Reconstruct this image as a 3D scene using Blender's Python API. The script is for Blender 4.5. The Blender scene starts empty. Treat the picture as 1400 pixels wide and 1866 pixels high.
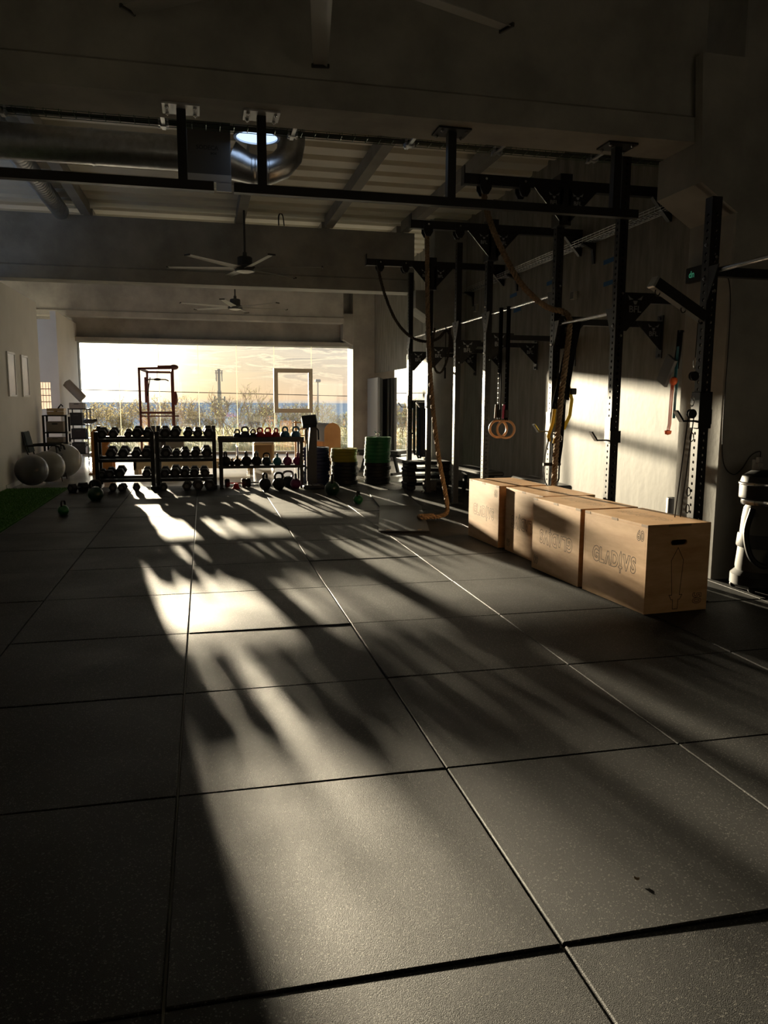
import bpy, math, random
from mathutils import Vector, Matrix
random.seed(7)
R = math.radians
sc = bpy.context.scene
COL = sc.collection

# ------------------------------------------------------------------ camera
cam = bpy.data.cameras.new('camera')
cam.sensor_fit = 'HORIZONTAL'; cam.sensor_width = 36.0
cam.lens = 1409.5 / 1400 * 36.0
cam.clip_start = 0.05; cam.clip_end = 9000
camo = bpy.data.objects.new('camera', cam); COL.objects.link(camo)
yaw, pitch, roll = 0.22765, -0.14110, 0.0050
fw = Vector((math.sin(yaw) * math.cos(pitch), math.cos(yaw) * math.cos(pitch), math.sin(pitch)))
rt = Vector((math.cos(yaw), -math.sin(yaw), 0)); up = rt.cross(fw)
r2 = rt * math.cos(roll) + up * math.sin(roll); u2 = up * math.cos(roll) - rt * math.sin(roll)
camo.matrix_world = Matrix(((r2.x, u2.x, -fw.x, 0.1287), (r2.y, u2.y, -fw.y, -1.6785), (r2.z, u2.z, -fw.z, 1.3888), (0, 0, 0, 1)))
sc.camera = camo

# ------------------------------------------------------------------ sky, sun, exposure
SUN_AZ, SUN_EL = -9.4, 5.2
sdir = Vector((math.sin(R(SUN_AZ)) * math.cos(R(SUN_EL)), math.cos(R(SUN_AZ)) * math.cos(R(SUN_EL)), math.sin(R(SUN_EL))))
sl = bpy.data.lights.new('sun', 'SUN'); sl.energy = 17.5; sl.angle = R(0.75); sl.color = (1.0, 0.83, 0.59)
so = bpy.data.objects.new('sun', sl); COL.objects.link(so)
so.rotation_euler = (-sdir).to_track_quat('-Z', 'Y').to_euler(); so.location = (-6, 40, 12)

def make_world():
    w = bpy.data.worlds.new('sunset_sky'); sc.world = w; w.use_nodes = True
    nt = w.node_tree; nt.nodes.clear(); N = nt.nodes; L = nt.links
    def n(t, **k):
        x = N.new(t)
        for a, b in k.items(): setattr(x, a, b)
        return x
    def math_(op, a, b=None):
        x = n('ShaderNodeMath', operation=op)
        for i, v in enumerate((a, b)):
            if v is None: continue
            if isinstance(v, (int, float)): x.inputs[i].default_value = v
            else: L.new(v, x.inputs[i])
        return x.outputs[0]
    def mix(f, a, b, blend='MIX'):
        x = n('ShaderNodeMix', data_type='RGBA', blend_type=blend)
        for s, v in ((x.inputs[0], f), (x.inputs[6], a), (x.inputs[7], b)):
            if isinstance(v, tuple): s.default_value = v + (1,)
            elif isinstance(v, (int, float)): s.default_value = v
            else: L.new(v, s)
        return x.outputs[2]
    tc = n('ShaderNodeTexCoord'); d = tc.outputs['Generated']
    sep = n('ShaderNodeSeparateXYZ'); L.new(d, sep.inputs[0])
    el = sep.outputs[2]
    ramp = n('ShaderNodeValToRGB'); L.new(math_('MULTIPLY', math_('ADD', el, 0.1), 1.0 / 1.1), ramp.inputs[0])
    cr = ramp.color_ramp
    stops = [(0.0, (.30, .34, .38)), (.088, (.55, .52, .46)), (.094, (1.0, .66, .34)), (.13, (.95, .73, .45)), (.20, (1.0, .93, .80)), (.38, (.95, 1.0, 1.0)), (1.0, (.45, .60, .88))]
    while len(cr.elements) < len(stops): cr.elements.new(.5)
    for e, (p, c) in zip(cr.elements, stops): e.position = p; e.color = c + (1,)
    dot = n('ShaderNodeVectorMath', operation='DOT_PRODUCT'); L.new(d, dot.inputs[0]); dot.inputs[1].default_value = sdir
    cs = math_('MAXIMUM', dot.outputs['Value'], 0.0)
    # the sky away from the sun turns a cool dusk blue
    away = math_('SUBTRACT', 1.0, math_('POWER', cs, 5.0))
    sky = mix(math_('MULTIPLY', away, .7), ramp.outputs[0], (.34, .50, .82))
    # stratus bands
    mp = n('ShaderNodeMapping'); L.new(d, mp.inputs[0]); mp.inputs['Scale'].default_value = (9, 9, 75)
    nz = n('ShaderNodeTexNoise'); L.new(mp.outputs[0], nz.inputs[0]); nz.inputs['Scale'].default_value = 1.3; nz.inputs['Detail'].default_value = 7; nz.inputs['Roughness'].default_value = .58
    nz.inputs['Distortion'].default_value = .6
    cl = n('ShaderNodeMapRange'); L.new(nz.outputs[0], cl.inputs[0]); cl.inputs[1].default_value = .42; cl.inputs[2].default_value = .66
    elm = n('ShaderNodeMapRange'); L.new(el, elm.inputs[0]); elm.inputs[1].default_value = .012; elm.inputs[2].default_value = .04
    sky = mix(math_('MULTIPLY', math_('MULTIPLY', cl.outputs[0], elm.outputs[0]), .85), sky, (.62, .53, .43))
    edge = n('ShaderNodeValToRGB'); L.new(nz.outputs[0], edge.inputs[0])
    ce = edge.color_ramp; ce.elements[0].position = .50; ce.elements[0].color = (0, 0, 0, 1); ce.elements[1].position = .60; ce.elements[1].color = (0, 0, 0, 1)
    m = ce.elements.new(.55); m.color = (.40, .30, .17, 1)
    sky = mix(elm.outputs[0], sky, edge.outputs[0], 'ADD')
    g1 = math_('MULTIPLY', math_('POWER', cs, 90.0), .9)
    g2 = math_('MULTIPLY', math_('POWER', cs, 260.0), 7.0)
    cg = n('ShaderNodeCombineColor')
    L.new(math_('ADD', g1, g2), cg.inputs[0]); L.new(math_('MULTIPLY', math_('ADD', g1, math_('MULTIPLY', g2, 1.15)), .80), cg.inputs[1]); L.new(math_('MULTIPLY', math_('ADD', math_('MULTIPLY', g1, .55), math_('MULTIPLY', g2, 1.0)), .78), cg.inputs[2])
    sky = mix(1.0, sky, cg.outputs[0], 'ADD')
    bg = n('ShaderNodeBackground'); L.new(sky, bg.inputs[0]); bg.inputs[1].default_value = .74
    out = n('ShaderNodeOutputWorld'); L.new(bg.outputs[0], out.inputs[0])
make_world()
vs = sc.view_settings
vs.view_transform = 'Standard'; vs.look = 'None'; vs.gamma = 1.0; vs.use_curve_mapping = False
vs.exposure = 0.68
try:
    sc.cycles.max_bounces = 10; sc.cycles.diffuse_bounces = 6; sc.cycles.glossy_bounces = 6; sc.cycles.transparent_max_bounces = 24
except Exception: pass

# ------------------------------------------------------------------ materials
def mat(name, col, rough=.5, metal=0, spec=.5, noise=None, bump=None, spread=.25, alt=None, coat=0, sheen=0):
    m = bpy.data.materials.new(name); m.use_nodes = True
    nt = m.node_tree; b = nt.nodes['Principled BSDF']
    b.inputs['Base Color'].default_value = tuple(col) + (1,)
    b.inputs['Roughness'].default_value = rough; b.inputs['Metallic'].default_value = metal
    b.inputs['Specular IOR Level'].default_value = spec
    if coat: b.inputs['Coat Weight'].default_value = coat; b.inputs['Coat Roughness'].default_value = .15
    if sheen: b.inputs['Sheen Weight'].default_value = sheen
    tc = nt.nodes.new('ShaderNodeTexCoord')
    if noise:
        nz = nt.nodes.new('ShaderNodeTexNoise'); nz.inputs['Detail'].default_value = 6; nz.inputs['Roughness'].default_value = .6
        if isinstance(noise, tuple):
            mp = nt.nodes.new('ShaderNodeMapping'); mp.inputs['Scale'].default_value = noise
            nt.links.new(tc.outputs['Object'], mp.inputs[0]); nt.links.new(mp.outputs[0], nz.inputs[0]); nz.inputs['Scale'].default_value = 1
        else:
            nt.links.new(tc.outputs['Object'], nz.inputs[0]); nz.inputs['Scale'].default_value = noise
        rp = nt.nodes.new('ShaderNodeValToRGB'); nt.links.new(nz.outputs[0], rp.inputs[0])
        a = alt or [c * (1 - spread) for c in col]
        rp.color_ramp.elements[0].position = .35; rp.color_ramp.elements[0].color = tuple(a) + (1,)
        rp.color_ramp.elements[1].position = .68; rp.color_ramp.elements[1].color = tuple(min(1, c * (1 + (0 if alt else spread))) for c in col) + (1,)
        nt.links.new(rp.outputs[0], b.inputs['Base Color'])
    if bump:
        nb = nt.nodes.new('ShaderNodeTexNoise'); nb.inputs['Scale'].default_value = bump[0]; nb.inputs['Detail'].default_value = 4
        nt.links.new(tc.outputs['Object'], nb.inputs[0])
        bp = nt.nodes.new('ShaderNodeBump'); bp.inputs['Strength'].default_value = bump[1]; bp.inputs['Distance'].default_value = bump[2] if len(bump) > 2 else .01
        nt.links.new(nb.outputs[0], bp.inputs['Height']); nt.links.new(bp.outputs[0], b.inputs['Normal'])
    return m
def mat_emit(name, col, s):
    m = bpy.data.materials.new(name); m.use_nodes = True
    b = m.node_tree.nodes['Principled BSDF']; b.inputs['Emission Color'].default_value = tuple(col) + (1,); b.inputs['Emission Strength'].default_value = s
    b.inputs['Base Color'].default_value = tuple(col) + (1,)
    return m
def mat_glass(name, tint, gloss):
    m = bpy.data.materials.new(name); m.use_nodes = True; nt = m.node_tree; nt.nodes.clear()
    t = nt.nodes.new('ShaderNodeBsdfTransparent'); t.inputs[0].default_value = tuple(tint) + (1,)
    g = nt.nodes.new('ShaderNodeBsdfGlossy'); g.inputs['Roughness'].default_value = .02
    mx = nt.nodes.new('ShaderNodeMixShader'); mx.inputs[0].default_value = gloss
    o = nt.nodes.new('ShaderNodeOutputMaterial')
    nt.links.new(t.outputs[0], mx.inputs[1]); nt.links.new(g.outputs[0], mx.inputs[2]); nt.links.new(mx.outputs[0], o.inputs[0])
    return m
def mat_leaf(name, col):
    m = bpy.data.materials.new(name); m.use_nodes = True; nt = m.node_tree; nt.nodes.clear()
    d = nt.nodes.new('ShaderNodeBsdfDiffuse'); d.inputs[0].default_value = tuple(col) + (1,)
    t = nt.nodes.new('ShaderNodeBsdfTranslucent'); t.inputs[0].default_value = tuple(min(1, c * 1.2) for c in col) + (1,)
    mx = nt.nodes.new('ShaderNodeMixShader'); mx.inputs[0].default_value = .55
    o = nt.nodes.new('ShaderNodeOutputMaterial')
    nt.links.new(d.outputs[0], mx.inputs[1]); nt.links.new(t.outputs[0], mx.inputs[2]); nt.links.new(mx.outputs[0], o.inputs[0])
    return m
def mat_rubber():
    m = mat('black_rubber_granule', (.017, .0168, .0162), rough=.62, spec=.26, noise=3.0, spread=.22, bump=(420, .55, .004))
    nt = m.node_tree; b = nt.nodes['Principled BSDF']; tc = nt.nodes['Texture Coordinate']
    geo = nt.nodes.new('ShaderNodeNewGeometry')
    for l in [l for l in nt.links if l.from_node == tc]: nt.links.new(geo.outputs['Position'], l.to_socket)
    # granules: single crumbs that are lighter than the binder
    v = nt.nodes.new('ShaderNodeTexVoronoi'); v.inputs['Scale'].default_value = 260; nt.links.new(geo.outputs['Position'], v.inputs[0])
    sp = nt.nodes.new('ShaderNodeSeparateColor'); nt.links.new(v.outputs['Color'], sp.inputs[0])
    rp = nt.nodes.new('ShaderNodeValToRGB'); nt.links.new(sp.outputs[0], rp.inputs[0])
    rp.color_ramp.elements[0].position = .90; rp.color_ramp.elements[0].color = (0, 0, 0, 1)
    rp.color_ramp.elements[1].position = .97; rp.color_ramp.elements[1].color = (.10, .095, .085, 1)
    mx = nt.nodes.new('ShaderNodeMix'); mx.data_type = 'RGBA'; mx.blend_type = 'ADD'; mx.inputs[0].default_value = 1
    src = b.inputs['Base Color'].links[0].from_socket
    nt.links.new(src, mx.inputs[6]); nt.links.new(rp.outputs[0], mx.inputs[7]); nt.links.new(mx.outputs[2], b.inputs['Base Color'])
    # scuffed patches are slightly smoother
    n2 = nt.nodes.new('ShaderNodeTexNoise'); n2.inputs['Scale'].default_value = 1.7; n2.inputs['Detail'].default_value = 5; nt.links.new(geo.outputs['Position'], n2.inputs[0])
    mr = nt.nodes.new('ShaderNodeMapRange'); mr.inputs[1].default_value = .3; mr.inputs[2].default_value = .7; mr.inputs[3].default_value = .54; mr.inputs[4].default_value = .68
    nt.links.new(n2.outputs[0], mr.inputs[0]); nt.links.new(mr.outputs[0], b.inputs['Roughness'])
    return m
def mat_ply():
    m = mat('birch_plywood', (.78, .50, .27), rough=.5, spec=.35, noise=(2.2, 2.2, 11.0), alt=(.56, .31, .135))
    return m

M = dict(
    rubber=mat_rubber(), turf=mat('green_turf', (.075, .20, .035), rough=.9, spec=.15, noise=40, spread=.5),
    screed=mat('polished_concrete_floor', (.40, .39, .37), rough=.22, spec=.5, noise=1.2, spread=.15),
    concrete=mat('raw_concrete', (.37, .365, .345), rough=.8, spec=.3, noise=1.6, spread=.22, bump=(25, .2, .01)),
    wallc=mat('trowelled_concrete_wall', (.235, .225, .20), rough=.6, spec=.2, noise=(8.0, 8.0, 1.7), spread=.26, bump=(14, .08, .012)),
    plaster=mat('white_plaster', (.84, .825, .80), rough=.75, spec=.3, noise=1.0, spread=.05),
    deck=mat('cream_metal_deck', (.74, .71, .63), rough=.5, spec=.4, noise=.8, spread=.08),
    purlin=mat('grey_concrete_purlin', (.27, .26, .24), rough=.8, noise=2, spread=.15),
    black=mat('black_powder_coat', (.012, .012, .014), rough=.38, spec=.5),
    blackm=mat('black_matt_plastic', (.010, .010, .011), rough=.6, spec=.4),
    dark=mat('charcoal_rubber', (.028, .028, .032), rough=.55, spec=.4, noise=12, spread=.15),
    chrome=mat('brushed_chrome', (.62, .62, .64), rough=.22, metal=1),
    galv=mat('galvanised_steel', (.55, .56, .58), rough=.35, metal=1, noise=14, spread=.15),
    zinc=mat('zinc_plate', (.60, .61, .63), rough=.45, metal=.6),
    white=mat('white_plastic', (.70, .70, .70), rough=.45),
    whiteframe=mat('white_lacquer', (.72, .71, .70), rough=.35),
    ply=mat_ply(), line=mat('burnt_engraving', (.035, .02, .012), rough=.8),
    plyedge=mat('plywood_edge', (.40, .26, .14), rough=.7, noise=(2, 2, 160), alt=(.24, .14, .07)),
    beech=mat('beech_wood', (.55, .25, .075), rough=.4, spec=.4, noise=(2.5, 14, 2.5), alt=(.42, .17, .045)),
    palewood=mat('pale_maple_wood', (.62, .46, .28), rough=.45, noise=(2, 2, 12), alt=(.50, .36, .21)),
    ropem=mat('manila_rope', (.24, .17, .11), rough=.9, spec=.2, noise=60, spread=.3),
    darkrope=mat('dark_battle_rope', (.05, .04, .032), rough=.85, noise=60, spread=.3),
    ringwood=mat('orange_birch_ring', (.56, .33, .19), rough=.4, spec=.5),
    strap=mat('black_webbing', (.008, .008, .009), rough=.95, spec=.03),
    yellow=mat('yellow_webbing', (.62, .42, .02), rough=.7), orange=mat('orange_latex', (.62, .10, .025), rough=.5),
    teal=mat('teal_latex', (.03, .17, .22), rough=.5), greyband=mat('grey_rubber_pad', (.10, .10, .105), rough=.55),
    kb_black=mat('black_cast_iron', (.014, .014, .015), rough=.5, spec=.5, bump=(120, .15, .003)),
    kb_red=mat('red_vinyl', (.42, .018, .02), rough=.4), kb_blue=mat('steel_blue_vinyl', (.035, .12, .19), rough=.4),
    kb_teal=mat('teal_vinyl', (.03, .20, .24), rough=.4), kb_purple=mat('plum_vinyl', (.20, .025, .11), rough=.4),
    kb_mag=mat('magenta_vinyl', (.32, .02, .12), rough=.4), kb_green=mat('green_vinyl', (.015, .15, .035), rough=.3, coat=.4),
    kb_dgreen=mat('bottle_green_vinyl', (.006, .045, .016), rough=.3, coat=.4),
    p_blue=mat('navy_bumper_rubber', (.012, .022, .075), rough=.5), p_yellow=mat('yellow_bumper_rubber', (.36, .29, .012), rough=.5),
    p_green=mat('green_bumper_rubber', (.012, .17, .045), rough=.5), p_black=mat('black_bumper_rubber', (.012, .013, .015), rough=.55),
    red=mat('red_plastic', (.60, .015, .02), rough=.4), scale=mat('navy_grey_plastic', (.028, .034, .050), rough=.4),
    ball_d=mat('dark_grey_vinyl', (.075, .075, .08), rough=.3, coat=.5), ball_m=mat('stone_grey_vinyl', (.20, .19, .17), rough=.35, coat=.4),
    ball_l=mat('light_grey_vinyl', (.30, .29, .27), rough=.3, coat=.5),
    mesh=mat('dark_mesh_fabric', (.045, .06, .065), rough=.8), mat_=mat('slate_foam', (.075, .082, .088), rough=.5, bump=(160, .15, .003)),
    vinyl=mat('black_vinyl_pad', (.02, .02, .021), rough=.35), greyvinyl=mat('grey_vinyl_pad', (.24, .25, .27), rough=.45),
    taupe=mat('taupe_foam', (.25, .225, .20), rough=.7), card=mat('kraft_card', (.36, .25, .15), rough=.85), crate=mat('grey_beige_box', (.30, .26, .22), rough=.8),
    maroon=mat('maroon_steel', (.10, .022, .016), rough=.4, spec=.5), tape=mat('blue_masking_tape', (.03, .13, .34), rough=.8),
    sash=mat('cream_sash', (.52, .46, .36), rough=.5), anod=mat('anodised_trim', (.42, .40, .36), rough=.45),
    glass=mat_glass('clear_glass', (.97, .985, .98), .05), silicone=mat_leaf('clear_silicone', (.85, .82, .72)),
    mirror=mat('silvered_mirror', (.86, .87, .86), rough=.015, metal=1),
    sky_disc=mat_emit('daylight_diffuser', (.50, .68, .95), 1.0), led=mat_emit('green_led', (.10, .55, .32), .12),
    opal=mat('opal_lamp_cover', (.75, .73, .68), rough=.4), fan=mat('dark_bronze_metal', (.035, .036, .035), rough=.45, spec=.5), blade=mat('silver_grey_blade', (.36, .36, .34), rough=.5, spec=.4),
    tray_g=mat('green_zinc_wire', (.10, .14, .11), rough=.4, metal=.6), cable=mat('black_cable', (.015, .015, .016), rough=.6),
    seawater=mat('sea_water', (.21, .28, .37), rough=.9, spec=.0, noise=(.012, .06, 1), spread=.18),
    meadow=mat('dry_meadow', (.15, .15, .065), rough=.95, spec=.1, noise=.7, spread=.4),
    bark=mat('pale_bark', (.40, .32, .23), rough=.9, spec=.1), leaf=mat_leaf('golden_leaf', (.30, .255, .13)), leaf2=mat_leaf('olive_leaf', (.25, .25, .13)),
    mast=mat('weathered_steel_mast', (.40, .37, .34), rough=.7),
    print_=mat('pale_poster_print', (.55, .47, .43), rough=.25, noise=(1, 1.5, 2.2), alt=(.42, .44, .47)), ink=mat('dark_print', (.03, .03, .03), rough=.7),
    frost=mat_leaf('frosted_glass', (.55, .50, .47)), casing=mat('grey_casing', (.10, .10, .098), rough=.5), tank=mat('dim_grey_tank', (.055, .052, .046), rough=.65),
)

# ------------------------------------------------------------------ mesh helpers
class MB:
    def __init__(s): s.v = []; s.f = []
    def add(s, v, f):
        o = len(s.v); s.v += [Vector(p) for p in v]; s.f += [tuple(i + o for i in q) for q in f]; return s
    def box(s, a, b, rot=None, c=0.0):
        x0, y0, z0 = (min(a[i], b[i]) for i in range(3)); x1, y1, z1 = (max(a[i], b[i]) for i in range(3))
        if c > 0:      # chamfered box: each corner becomes three vertices
            v = []; idx = {}
            for sx in (0, 1):
                for sy in (0, 1):
                    for sz in (0, 1):
                        p = [(x0, x1)[sx], (y0, y1)[sy], (z0, z1)[sz]]; s_ = (sx, sy, sz)
                        for k in range(3):
                            q = [p[i] + (0 if i == k else (c if s_[i] == 0 else -c)) for i in range(3)]
                            idx[(sx, sy, sz, k)] = len(v); v.append(q)
            f = []
            for k in range(3):
                i, j = [(1, 2), (2, 0), (0, 1)][k]
                for e in (0, 1):
                    ring = []
                    for (a_, b_) in ((0, 0), (1, 0), (1, 1), (0, 1)):
                        t = [0, 0, 0]; t[k] = e; t[i] = a_; t[j] = b_; ring.append(idx[(*t, k)])
                    f.append(tuple(ring) if e else tuple(reversed(ring)))
                for a_ in (0, 1):
                    for b_ in (0, 1):
                        t0 = [0, 0, 0]; t1 = [0, 0, 0]; t0[k] = 0; t1[k] = 1
                        t0[i] = t1[i] = a_; t0[j] = t1[j] = b_
                        q = (idx[(*t0, i)], idx[(*t1, i)], idx[(*t1, j)], idx[(*t0, j)])
                        f.append(q if (a_ ^ b_) else tuple(reversed(q)))
            for t in [(a_, b_, c_) for a_ in (0, 1) for b_ in (0, 1) for c_ in (0, 1)]:
                q = tuple(idx[(*t, k)] for k in range(3)); f.append(q if sum(t) % 2 else tuple(reversed(q)))
        else:
            v = [(x0, y0, z0), (x1, y0, z0), (x1, y1, z0), (x0, y1, z0), (x0, y0, z1), (x1, y0, z1), (x1, y1, z1), (x0, y1, z1)]
            f = [(0, 3, 2, 1), (4, 5, 6, 7), (0, 1, 5, 4), (1, 2, 6, 5), (2, 3, 7, 6), (3, 0, 4, 7)]
        if rot is not None:
            cc = Vector(((x0 + x1) / 2, (y0 + y1) / 2, (z0 + z1) / 2)); v = [rot @ (Vector(p) - cc) + cc for p in v]
        return s.add(v, f)
    def bar(s, p, q, w, h=None, upv=(0, 0, 1)):       # rectangular bar from p to q
        h = h or w; p, q = Vector(p), Vector(q); d = (q - p).normalized(); u = Vector(upv)
        if abs(d.dot(u)) > .98: u = Vector((0, 1, 0))
        a = d.cross(u).normalized() * w / 2; b = a.cross(d).normalized() * h / 2
        v = [p - a - b, p + a - b, p + a + b, p - a + b, q - a - b, q + a - b, q + a + b, q - a + b]
        return s.add(v, [(0, 1, 2, 3), (7, 6, 5, 4), (0, 4, 5, 1), (1, 5, 6, 2), (2, 6, 7, 3), (3, 7, 4, 0)])
    def cyl(s, p, q, r, n=12, r2=None, cap=True):
        r2 = r if r2 is None else r2; p, q = Vector(p), Vector(q); d = (q - p).normalized()
        a = d.orthogonal().normalized(); b = d.cross(a)
        v = [p + (a * math.cos(t) + b * math.sin(t)) * r for t in [2 * math.pi * i / n for i in range(n)]]
        v += [q + (a * math.cos(t) + b * math.sin(t)) * r2 for t in [2 * math.pi * i / n for i in range(n)]]
        f = [(i, (i + 1) % n, n + (i + 1) % n, n + i) for i in range(n)]
        if cap: f += [tuple(reversed(range(n))), tuple(range(n, 2 * n))]
        return s.add(v, f)
    def tube(s, pts, r, n=8, closed=False, rad=None):
        pts = [Vector(p) for p in pts]; m = len(pts); v = []
        prev = None
        for i, p in enumerate(pts):
            if closed: t = pts[(i + 1) % m] - pts[i - 1]
            else: t = pts[min(i + 1, m - 1)] - pts[max(i - 1, 0)]
            t.normalize()
            if prev is None: a = t.orthogonal().normalized()
            else:
                a = prev - t * prev.dot(t)
                a = a.normalized() if a.length > 1e-6 else t.orthogonal().normalized()
            prev = a; b = t.cross(a); rr = rad[i] if rad else r
            v += [p + (a * math.cos(2 * math.pi * k / n) + b * math.sin(2 * math.pi * k / n)) * rr for k in range(n)]
        f = []
        for i in range(m if closed else m - 1):
            j = (i + 1) % m
            f += [(i * n + k, i * n + (k + 1) % n, j * n + (k + 1) % n, j * n + k) for k in range(n)]
        if not closed: f += [tuple(reversed(range(n))), tuple((m - 1) * n + k for k in range(n))]
        return s.add(v, f)
    def lathe(s, prof, n=24, o=(0, 0, 0), axis='Z'):
        v = []; o = Vector(o); m = len(prof)
        for k in range(n):
            c, s_ = math.cos(2 * math.pi * k / n), math.sin(2 * math.pi * k / n)
            for (r, z) in prof:
                v.append(o + Vector({'Z': (r * c, r * s_, z), 'Y': (r * c, z, -r * s_), 'X': (z, r * c, r * s_)}[axis]))
        f = []
        for k in range(n):
            k2 = (k + 1) % n
            for i in range(m - 1): f.append((k * m + i, k2 * m + i, k2 * m + i + 1, k * m + i + 1))
        return s.add(v, f)
    def prism(s, poly, plane, d0, d1):                # polygon extruded along the axis missing from 'plane'
        mk = {'XZ': lambda a, b, d: (a, d, b), 'YZ': lambda a, b, d: (d, a, b), 'XY': lambda a, b, d: (a, b, d)}[plane]
        n = len(poly); v = [mk(a, b, d0) for a, b in poly] + [mk(a, b, d1) for a, b in poly]
        f = [tuple(range(n)), tuple(reversed(range(n, 2 * n)))] + [(i, n + i, n + (i + 1) % n, (i + 1) % n) for i in range(n)]
        return s.add(v, f)
    def sphere(s, c, rx, ry=None, rz=None, nu=20, nv=12):
        ry = ry or rx; rz = rz or rx; c = Vector(c); v = [c + Vector((0, 0, -rz))]
        for j in range(1, nv):
            t = -math.pi / 2 + math.pi * j / nv
            v += [c + Vector((rx * math.cos(t) * math.cos(2 * math.pi * i / nu), ry * math.cos(t) * math.sin(2 * math.pi * i / nu), rz * math.sin(t))) for i in range(nu)]
        v.append(c + Vector((0, 0, rz))); top = len(v) - 1; f = []
        for i in range(nu):
            i2 = (i + 1) % nu; f.append((0, 1 + i2, 1 + i)); f.append((top, top - nu + i, top - nu + i2))
            for j in range(nv - 2): f.append((1 + j * nu + i, 1 + j * nu + i2, 1 + (j + 1) * nu + i2, 1 + (j + 1) * nu + i))
        return s.add(v, f)
    def move(s, d): s.v = [p + Vector(d) for p in s.v]; return s
    def mesh(s, name, m, flat=False):
        me = bpy.data.meshes.new(name); me.from_pydata([tuple(p) for p in s.v], [], s.f); me.update()
        if m is not None: me.materials.append(M[m])
        if not flat:
            me.polygons.foreach_set('use_smooth', [True] * len(me.polygons)); me.set_sharp_from_angle(angle=R(35))
        return me
def link(name, me, parent=None, loc=None, rot=None):
    o = bpy.data.objects.new(name, me); COL.objects.link(o)
    if parent is not None: o.parent = parent
    if loc is not None: o.location = loc
    if rot is not None: o.rotation_euler = rot
    return o
def fix(mb):                                          # recalculates the outside of a mesh
    import bmesh
    bm = bmesh.new(); vs_ = [bm.verts.new(p) for p in mb.v]
    for q in mb.f:
        try: bm.faces.new([vs_[i] for i in q])
        except ValueError: pass
    bmesh.ops.recalc_face_normals(bm, faces=bm.faces); bm.verts.index_update()
    mb.f = [tuple(v.index for v in f.verts) for f in bm.faces]; bm.free(); return mb
def part(name, mb, m, parent, label=None, world=False, flat=False):
    if world: mb.move(-Vector(parent.location))
    o = link(name, fix(mb).mesh(name, m, flat), parent)
    if label: o['label'] = label
    return o
def thing(name, label, cat, loc=(0, 0, 0), rz=0, group=None):
    o = bpy.data.objects.new(name, None); COL.objects.link(o); o.location = loc; o.rotation_euler = (0, 0, rz)
    o.empty_display_size = .1
    return tag(o, label, cat, group)
def tag(o, label, cat, group=None):
    o['label'] = label; o['category'] = cat
    if group: o['group'] = group
    return o
def solo(name, mb, m, label, cat, loc=(0, 0, 0), rz=0, group=None):
    o = link(name, fix(mb).mesh(name, m), None, loc, (0, 0, rz)); return tag(o, label, cat, group)
def struct(name, mb=None, m=None, parent=None, label=None, flat=False):
    o = link(name, fix(mb).mesh(name, m, flat) if mb else None, parent)
    if parent is None: o['kind'] = 'structure'
    if label: o['label'] = label
    return o
def copy_tree(o, parent=None):
    c = o.copy(); COL.objects.link(c); c.parent = parent
    for ch in list(o.children): copy_tree(ch, c)
    return c
def rotz(a): return Matrix.Rotation(a, 3, 'Z')
def spline(P, n=8):                                   # Catmull-Rom through P
    P = [Vector(p) for p in P]; Q = [P[0] * 2 - P[1]] + P + [P[-1] * 2 - P[-2]]; out = []
    for i in range(1, len(Q) - 2):
        a, b, c, d = Q[i - 1:i + 3]
        for k in range(n):
            t = k / n
            out.append(.5 * ((2 * b) + (c - a) * t + (2 * a - 5 * b + 4 * c - d) * t * t + (3 * b - a - 3 * c + d) * t ** 3))
    return out + [P[-1]]
def rope_mb(P, r, pitch=.11, n=5):                    # three strands laid round a path
    pts = spline(P, 24); L = [0]
    for a, b in zip(pts, pts[1:]): L.append(L[-1] + (b - a).length)
    step = pitch / 7; res = []; i = 0; s_ = 0
    while s_ < L[-1]:
        while L[i + 1] < s_: i += 1
        t = (s_ - L[i]) / max(1e-9, L[i + 1] - L[i]); res.append(pts[i].lerp(pts[i + 1], t)); s_ += step
    mb = MB(); prev = None; fr = []
    for k, p in enumerate(res):
        t = (res[min(k + 1, len(res) - 1)] - res[max(k - 1, 0)]).normalized()
        a = t.orthogonal().normalized() if prev is None else (prev - t * prev.dot(t)).normalized()
        prev = a; fr.append((p, a, t.cross(a)))
    for st in range(3):
        mb.tube([p + (a * math.cos(st * 2.0944 + k * 2 * math.pi / 7) + b * math.sin(st * 2.0944 + k * 2 * math.pi / 7)) * r * .5 for k, (p, a, b) in enumerate(fr)], r * .56, n)
    return mb
def text_mesh(s_, size, outline=None, bold=0.0):      # text as a mesh in the XY plane, origin at its centre
    cu = bpy.data.curves.new('lettering', 'FONT'); cu.body = s_; cu.size = size; cu.align_x = 'CENTER'; cu.align_y = 'CENTER'; cu.offset = bold; cu.resolution_u = 3

    ob = bpy.data.objects.new('lettering', cu); COL.objects.link(ob)
    dg = bpy.context.evaluated_depsgraph_get()
    me = bpy.data.meshes.new_from_object(ob.evaluated_get(dg))
    bpy.data.objects.remove(ob); bpy.data.curves.remove(cu)
    return me
def outline_mb(me, w, depth=.0015, sx=1.0):           # boundary edges of a flat text mesh as thin strokes
    from collections import Counter
    key = {}; 
    def k(i):
        c = me.vertices[i].co; return (round(c.x, 5), round(c.y, 5))
    cnt = Counter()
    for p in me.polygons:
        vs_ = list(p.vertices)
        for a, b in zip(vs_, vs_[1:] + vs_[:1]): cnt[tuple(sorted((k(a), k(b))))] += 1
    mb = MB()
    for (a, b), c in cnt.items():
        if c == 1 and a != b:
            stroke(mb, (a[0] * sx, a[1]), (b[0] * sx, b[1]), w)
    return mb
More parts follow.
